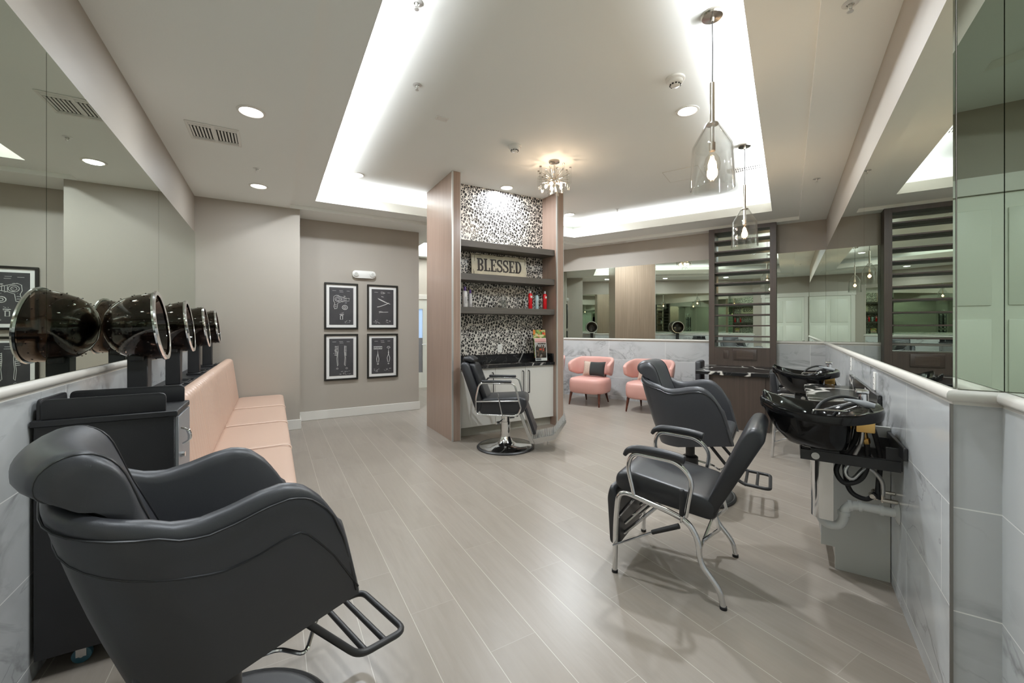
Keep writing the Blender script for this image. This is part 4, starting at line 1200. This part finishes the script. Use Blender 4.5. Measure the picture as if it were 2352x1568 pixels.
m = MB(); m.tube([(0, -.285, .42), (-.045, -.29, .64)], .007, 8); m.tube([(-.043, -.29, .63), (-.049, -.29, .665)], .011, 10); m.tube([(0, -.285, .425), (0, -.12, .41)], .008, 8); m.build('recline_lever', CHROME, bc)
slabpad('calf_pad', P2([(.225, .50), (.255, .51), (.365, .20), (.335, .19)], .01), .17, LEATHER2, bc, .01)
fp = MB()
for s in (-1, 1):
    fp.prism([(.165, .455), (.205, .44), (.345, .10), (.30, .105)], -.012, .012, Matrix.Translation((0, s * .19, 0)) @ XZ, .003)
f1 = fp.build('footrest_bracket', STEEL, bc)
m = MB()
m.prism(P2([(.30, .135), (.345, .09), (.575, .15), (.70, .345), (.69, .38), (.56, .20), (.33, .15)], .012, 3), -.185, .185, XZ, .004)
ft = m.build('footplate', STEEL, bc)
m = MB()
for k in range(11):
    x = .345 + k * .02; z = .152 + (x - .33) * .235
    m.tube([(x, -.165, z + .004), (x, .165, z + .004)], .0045, 6)
for k in range(7):
    t = k / 6; x = .575 + .11 * t; z = .225 + .15 * t
    m.tube([(x, -.15, z), (x, .15, z)], .0045, 6)
m.build('rib', STEEL, ft)
m = MB(); m.tube([(.49, -.1, .12), (.495, -.1, .075)], .008, 8); m.build('stop_pin', STEEL, ft)

# ------------------------------------------------------------------ pink armchairs and pillows
def armchair(label, loc, rotz):
    r = root('pink_armchair', label, 'armchair', loc, rotz, 'pink tub armchairs')
    # front faces -y
    def plan(k, n, sx, sy):
        t = 2 * PI * k / n; c, s = math.cos(t), math.sin(t); e = .62
        return (sx * abs(c) ** e * (1 if c >= 0 else -1), sy * abs(s) ** e * (1 if s >= 0 else -1))
    m = MB(); N = 48; rings = []
    for sc_, z in ((.86, .215), (.95, .225), (.99, .26), (1.0, .33), (1.0, .40), (.98, .445), (.93, .468), (.80, .478), (.4, .484), (.02, .486)):
        rings.append([(plan(k, N, .345 * sc_, .33 * sc_)[0], plan(k, N, .345, .33 * sc_)[1] - .03, z) for k in range(N)])
    m.loft(rings); m.build('seat', PINK, r, smooth=80)
    pts = crom([(-.365, -.13, 0), (-.36, -.02, 0), (-.335, .14, 0), (-.25, .26, 0), (-.1, .31, 0), (.1, .31, 0), (.25, .26, 0), (.335, .14, 0), (.36, -.02, 0), (.365, -.13, 0)], 5)
    m = MB(); rings = []; n = len(pts)
    for i, p in enumerate(pts):
        a, b = pts[max(0, i - 1)], pts[min(n - 1, i + 1)]
        t = (b - a).normalized(); nn = Vector((t.y, -t.x, 0))
        e = min(i, n - 1 - i) / (n - 1)
        zt = .715 + .125 * min(1, e / .3) ** .8; zb = .59 - .08 * min(1, e / .22)
        th = .036 if e > .03 else .036 * (.55 + .45 * e / .03)
        lean = .10
        ring = []
        K = 16
        for k in range(K):
            q = 2 * PI * k / K; cs, sn = math.cos(q), math.sin(q)
            zz = (zt + zb) / 2 + (zt - zb) / 2 * abs(sn) ** .45 * (1 if sn >= 0 else -1)
            o = th * abs(cs) ** .55 * (1 if cs >= 0 else -1)
            sp = 1 + lean * (zz - .6) / .3
            ring.append((p.x * sp + nn.x * o, p.y * sp + nn.y * o, zz))
        rings.append(ring)
    m.loft(rings); m.build('backrest', PINK, r, smooth=80)
    m = MB()
    for x in (-.16, .16): m.tube([(x, .285, .44), (x, .32, .56)], .02, 8)
    m.build('back_support', LEGWOOD, r)
    for x, y, dx, dy in ((-.265, -.27, -.02, -.05), (.265, -.27, .02, -.05), (-.2, .2, -.02, .1), (.2, .2, .02, .1)):
        m = MB(); m.tube([(x, y, .225), (x + dx, y + dy, .0)], [.026, .011], 12); m.build('leg', LEGWOOD, r)
    return r
GP = 'pink tub armchairs'
pk = armchair('pink armchair with a black and beige pillow nearest the niche unit', PR(7.05, -3.005, 0), TR)
dup(pk, PR(7.0, -1.94, 0), TR, 'pink armchair partly behind the farther black styling chair')
dup(pk, PR(7.12, -4.03, 0), TR, 'pink armchair almost hidden behind the niche unit')
def pillow(label, loc, rotz):
    r = root('throw_pillow', label, 'pillow', loc, rotz, 'black and beige pillows')
    m = MB(); N, K = 20, 14; w, h, th = .215, .14, .065
    def pt(i, j, sg):
        a, b = -1 + 2 * i / N, -1 + 2 * j / K
        x = a * w * (1 - .07 * (1 - b * b)); z = b * h * (1 - .10 * (1 - a * a))
        y = sg * th * (max(0, (1 - a * a) * (1 - b * b))) ** .45
        return (x, y, z)
    for sg in (-1, 1):
        V = [[m.bm.verts.new(pt(i, j, sg)) for j in range(K + 1)] for i in range(N + 1)]
        for i in range(N):
            for j in range(K):
                f = m.bm.faces.new((V[i][j], V[i + 1][j], V[i + 1][j + 1], V[i][j + 1])); f.material_index = 0 if i < N * .33 else 1
    bmesh.ops.remove_doubles(m.bm, verts=m.bm.verts, dist=.0005)
    M = Matrix.Rotation(rad(-16), 4, 'X'); bmesh.ops.transform(m.bm, matrix=M, verts=m.bm.verts)
    o = m.build('cushion', [PILW, PILB], r, smooth=80)
    m = MB(); x = -w + 2 * w * .33
    pts = [(x * (1 - .07 * (1 - b * b)), -th * max(0, (1 - .1156) * (1 - b * b)) ** .45 - .002, b * h * .91) for b in [-1 + 2 * j / 14 for j in range(15)]]
    m.tube([M @ Vector(p) for p in pts], .006, 6); m.build('trim_band', PILW, o)
    return r
pp = pillow('black and beige pillow on the pink armchair nearest the niche unit', PR(7.11, -2.97, .63), TR)
dup(pp, PR(7.06, -1.93, .63), TR, 'beige and black pillow on the armchair behind the styling chair')

# ------------------------------------------------------------------ shampoo recliners
def recliner(label, loc, rotz):
    r = root('shampoo_recliner', label, 'salon chair', loc, rotz)
    TUBE = .0145
    for s in (-1, 1):
        y = s * .28
        m = MB()
        m.tube(fillet([(.278, y, .004), (.272, y, .30), (.255, y, .475), (-.03, y, .415), (-.115, y, .385), (-.165, y, .30), (-.165, y, .20), (-.262, y, .085), (-.275, y, .004)], .07, 6), TUBE, 12)
        fr = m.build('side_frame', CHROME, r)
        m = MB(); m.tube(fillet([(.165, y, .452), (.205, y, .62), (.175, y, .695), (-.06, y, .685), (-.135, y, .61), (-.10, y, .41)], .075, 6), .0125, 12); ar = m.build('armrest', CHROME, r)
        m = MB(); ap_ = crom([(.222, y, .675), (.20, y, .704), (.15, y, .719), (.06, y, .721), (-.03, y, .715), (-.088, y, .704), (-.098, y, .702)], 4); m.tube(ap_, [.010 + .013 * min(1, 3.2 * (k_ + .3) / len(ap_), 9 * (len(ap_) - k_ - .7) / len(ap_)) for k_ in range(len(ap_))], 14); m.build('arm_pad', LEATHER2, ar)
        for x in (.278, -.275):
            m = MB(); m.cyl(x, y, 0, .014, .017, n=14); m.build('foot_cap', RUBBER, fr)
    for x, z in ((-.165, .25), (.272, .30)):
        m = MB(); m.tube([(x, -.28, z), (x, .28, z)], .009, 8); m.build('cross_bar', CHROME, r)
    slabpad('seat', P2([(-.235, .40), (.24, .445), (.30, .48), (.285, .555), (.20, .575), (-.20, .515), (-.25, .48)], .035), .245, LEATHER2, r, .03)
    bk = slabpad('backrest', P2([(-.215, .40), (-.165, .43), (-.347, .845), (-.383, .90), (-.43, .90), (-.456, .85)], .035), .24, LEATHER2, r, .03)
    slabpad('leg_rest', P2([(.265, .13), (.325, .12), (.345, .40), (.325, .475), (.285, .44)], .025), .235, LEATHER2, r, .025)
    for y in (-.15, .15):
        for lp in ([(.268, y, .17), (.05, y, .40)], [(.262, y, .23), (.10, y, .415)], [(-.21, y, .45), (-.24, y, .33), (-.165, y, .25)]):
            m = MB(); m.tube(lp, .0095, 8); m.build('link_bar', CHROME, r)
    m = MB(); m.tube([(.276, .30, .165), (.276, .312, .165), (.05, .315, .305)], .006, 8); lv = m.build('lever', CHROME, r)
    m = MB(); m.tube([(.06, .315, .30), (-.075, .315, .37)], [.012, .014], 12); m.build('lever_grip', RUBBER, lv)
    m = MB(); m.box(-.10, -.075, .295, .32, .42, .56, .01, 3); lk = m.build('recline_lever', RUBBER, r)
    m = MB(); m.tube([(-.088, .305, .42), (-.082, .305, .385)], [.010, .004], 10); m.build('tip', CHROME, lk)
    return r
rc = recliner('black shampoo recliner with chrome legs before the nearer bowl', PR(2.54, -.54, 0), TR + PI)
pc = root('chrome_arm_chair', 'black chair with chrome arms parked by the wall beside the far shampoo bowl', 'chair', PR(5.47, .05, 0), TR)
m = MB(); m.box(-.17, .32, -.235, .235, .42, .49, .03, 3); m.build('seat', LEATHER2, pc)
m = MB(); m.prism([(-.17, .44), (-.10, .44), (-.16, .90), (-.22, .90)], -.23, .23, XZ, .02); m.build('backrest', LEATHER2, pc)
for sg_ in (-1, 1):
    y = sg_ * .265
    m = MB(); m.tube(fillet([(-.19, y, .004), (-.17, y, .44), (-.15, y, .69), (.15, y, .69), (.28, y, .60), (.30, y, .004)], .08, 6), .013, 12); fr = m.build('side_frame', CHROME, pc)
    m = MB(); m.tube([(-.14, y, .705), (-.11, y, .716), (.10, y, .716), (.15, y, .70)], [.014, .024, .024, .014], 12); m.build('arm_pad', LEATHER2, fr)
    m = MB(); m.tube([(-.185, y, .16), (.295, y, .40)], .007, 8); m.build('brace', CHROME, fr)
for x, z in ((-.17, .41), (.29, .41)):
    m = MB(); m.tube([(x, -.265, z), (x, .265, z)], .010, 8); m.build('cross_bar', CHROME, pc)

# ------------------------------------------------------------------ shampoo bowls on the right wall
def shampoo_bowl(label, s0):
    r = root('shampoo_bowl', label, 'shampoo bowl', PR(s0, 0, 0), TR, 'black shampoo bowls')
    # local x = towards the wall, y = along it
    N = 64
    def plan(t, tx0, tx1, hw0, hw1):
        """rounded outline: neck end at tx0 (half width hw0), wall end at tx1 (half width hw1)"""
        c, s = math.cos(t), math.sin(t); e = .55
        cx, hx_ = (tx0 + tx1) / 2, (tx1 - tx0) / 2
        X = cx + hx_ * abs(c) ** e * (1 if c >= 0 else -1)
        f = max(0., (X - tx0) / (tx1 - tx0))
        Y = (hw0 + (hw1 - hw0) * min(1, f * 1.6) ** .8) * abs(s) ** e * (1 if s >= 0 else -1)
        if X < tx0 + .12:                                        # neck scoop
            k = 1 - (X - tx0) / .12; X += .055 * k * max(0, 1 - (Y / (hw0 * .75)) ** 2)
        return X, Y
    def rimz(x, y=0., hw=.2):
        z = pl_interp(x, [(-.2, 1.035), (-.15, 1.02), (-.05, .972), (.06, .95), (.17, .944), (.28, .958), (.4, .983)])
        if x < .0: z -= .05 * max(0, (0 - x) / .15) * max(0, 1 - (y / .13) ** 2)
        return z
    T = [2 * PI * k / N for k in range(N)]
    def loop(tx0, tx1, h0, h1, dz=None, z=None, lift=0):
        out = []
        for t in T:
            x, y = plan(t, tx0, tx1, h0, h1)
            out.append((x, y, (rimz(x, y) + dz) if z is None else z + lift * max(0, .1 - x)))
        return out
    rings = [loop(-.155, .40, .185, .245, -.045), loop(-.158, .405, .19, .25, -.01), loop(-.15, .398, .183, .243, .004), loop(-.125, .385, .160, .226, -.002),
             loop(-.10, .262, .14, .19, -.035), loop(-.03, .245, .12, .165, z=.87, lift=.35), loop(.05, .23, .10, .14, z=.79), loop(.09, .21, .06, .10, z=.776), loop(.148, .152, .002, .002, z=.772)]
    outer = [loop(-.152, .29, .18, .23, -.044), loop(-.14, .285, .172, .222, z=.895, lift=.3), loop(-.075, .275, .155, .205, z=.815, lift=.12), loop(-.01, .265, .135, .185, z=.768), loop(.03, .25, .09, .14, z=.75), loop(.15, .155, .003, .003, z=.75)]
    m = MB(); m.loft(outer[::-1] + rings, True, False, False); b = m.build('basin', GLOSSB, r, smooth=70)
    m = MB(); m.lathe([(.001, .006), (.02, .006), (.024, .001)], 18, (.15, 0, .774)); m.build('drain', CHROME, b)
    # faucet deck
    m = MB()
    m.box(.30, .355, -.06, .06, .972, 1.0, .008, 2); m.cyl(.325, 0, .97, 1.045, .016, n=16); m.box(.295, .35, -.024, .024, 1.04, 1.065, .008, 2)
    fc = m.build('faucet', CHROME, r)
    m = MB(); m.tube(crom([(.33, .05, .985), (.30, .05, 1.005), (.23, .02, 1.015), (.15, -.06, .985), (.12, -.10, .92), (.15, -.10, .87)], 6), .0085, 10); m.tube(crom([(.34, -.07, .985), (.30, -.10, 1.0), (.24, -.11, .985), (.20, -.09, .93)], 6), .008, 10); m.build('spray_hose', RUBBER, r)
    m = MB(); m.tube([(.24, -.10, 1.018), (.27, -.10, 1.015), (.32, -.11, 1.005), (.36, -.12, .998)], [.006, .009, .017, .013], 14); m.build('spray_head', plain('satin_grey_plastic', '#8d9092', .25) if 'satin_grey_plastic' not in MATS else MATS['satin_grey_plastic'], r)
    m = MB(); m.tube(crom([(.10, -.15, .86), (.11, -.15, .945), (.13, -.148, .958), (.24, -.14, .962), (.262, -.10, .96)], 5), .006, 8); m.build('strainer_rail', CHROME, r)
    # brass valve and hoses
    m = MB(); m.box(.285, .36, -.13, -.05, .862, .935, .006, 2); m.tube([(.32, -.085, .88), (.335, -.05, .80)], .011, 10); m.tube([(.331, -.058, .82), (.335, -.05, .795)], .017, 6); m.build('brass_valve', BRASS, r)
    def hose(nm, pts, rr, mat):
        m = MB(); m.tube(crom(pts, 7), rr, 10); m.build(nm, mat, r)
    hose('water_hose', [(.30, -.06, .89), (.29, -.04, .80), (.245, 0, .70), (.215, -.02, .62), (.25, -.03, .565), (.315, -.03, .60), (.345, -.02, .69), (.335, -.05, .80)], .0125, RUBBER)
    hose('water_hose', [(.355, -.06, .89), (.38, -.03, .80), (.40, .03, .70), (.39, .02, .56), (.385, .0, .50)], .012, RUBBER)
    hose('water_hose', [(.27, .05, .90), (.262, .05, .75), (.258, .04, .6), (.28, .02, .51), (.34, 0, .49), (.375, -.01, .53)], .012, RUBBER)
    hose('braided_hose', [(.315, -.10, .89), (.31, -.08, .80), (.285, -.03, .71), (.25, -.04, .63), (.28, -.05, .60), (.34, -.02, .66), (.40, .0, .60), (.405, .0, .52)], .010, STEEL)
    # bracket
    m = MB()
    for y in (-.12, .12):
        m.box(.055, .455, y - .004, y + .004, .685, .738, .001, 1)
        m.box(.055, .455, y - .004, y + .02 if y < 0 else y + .004, .733, .738) if y < 0 else m.box(.055, .455, y - .02, y + .004, .733, .738)
    m.box(.055, .063, -.12, .12, .685, .738); m.box(.10, .22, -.12, .12, .738, .748)
    m.box(.35, .358, -.12, .12, .69, .736)
    m.build('support_bracket', BLACKM, r)
    m = MB(); m.box(.447, .463, -.21, .19, .765, .825, .003, 1); m.box(.40, .462, -.118, -.11, .69, .80); m.box(.40, .462, .11, .118, .69, .80); m.build('wall_plate', BLACKM, r)
    m = MB(); m.tube([(.12, -.126, .712), (.12, -.131, .712)], .018, 18); m.tube([(.12, -.131, .712), (.12, -.133, .712)], .009, 12); m.build('bolt', STEEL, r)
    # chrome pipe cover, white trap
    m = MB(); pl = [(.20, -.06), (.155, -.06)] + [(.155 + .05 * math.cos(t), .06 * math.sin(t)) for t in [PI * 1.5 - PI * k / 14 for k in range(15)]] + [(.155, .06), (.20, .06)]
    inn = [(x if i in (0, len(pl) - 1) else x + .0, y * .96) for i, (x, y) in enumerate(pl)]
    inn = [(x + (.003 if x < .155 else 0), y) for x, y in inn]
    poly = pl + inn[::-1]
    m.loft([[(x, y, .36) for x, y in poly], [(x, y, .684) for x, y in poly]]); m.build('pipe_cover', CHROME, r, smooth=50)
    m = MB(); m.tube(crom([(.15, 0, .75), (.15, 0, .40), (.152, -.0, .345), (.18, -.0, .318), (.225, 0, .325), (.245, 0, .36), (.248, 0, .40), (.27, 0, .435), (.31, 0, .447), (.38, 0, .447), (.452, 0, .445)], 5), .022, 16)
    for x in (.275, .315, .40): m.tube([(x - .008, 0, .44 if x < .3 else .447), (x + .008, 0, .442 if x < .3 else .447)], .0275, 16)
    m.tube([(.248, 0, .385), (.248, 0, .405)], .0275, 16)
    m.build('drain_trap', PVC, r)
    m = MB(); m.tube([(.452, 0, .445), (.464, 0, .445)], [.03, .055], 24); m.build('wall_flange', PVC, r)
    m = MB(); m.tube([(.463, 0, .50), (.40, .0, .50)], .011, 10); m.tube([(.405, 0, .49), (.405, 0, .53)], .010, 8); m.tube([(.385, 0, .50), (.362, 0, .515)], .008, 8); m.tube([(.362, -.02, .515), (.362, .02, .515)], .012, 8); m.tube([(.463, .07, .52), (.375, .07, .52)], .010, 8); m.tube([(.375, .0, .50), (.375, .07, .52)], .008, 8); m.build('shutoff_valve', NICKEL, r)
    return r
sb = shampoo_bowl('glossy black shampoo bowl nearest the camera on a black wall bracket', 2.82)
dup(sb, PR(4.93, 0, 0), TR, 'glossy black shampoo bowl beyond the marble wall counter')
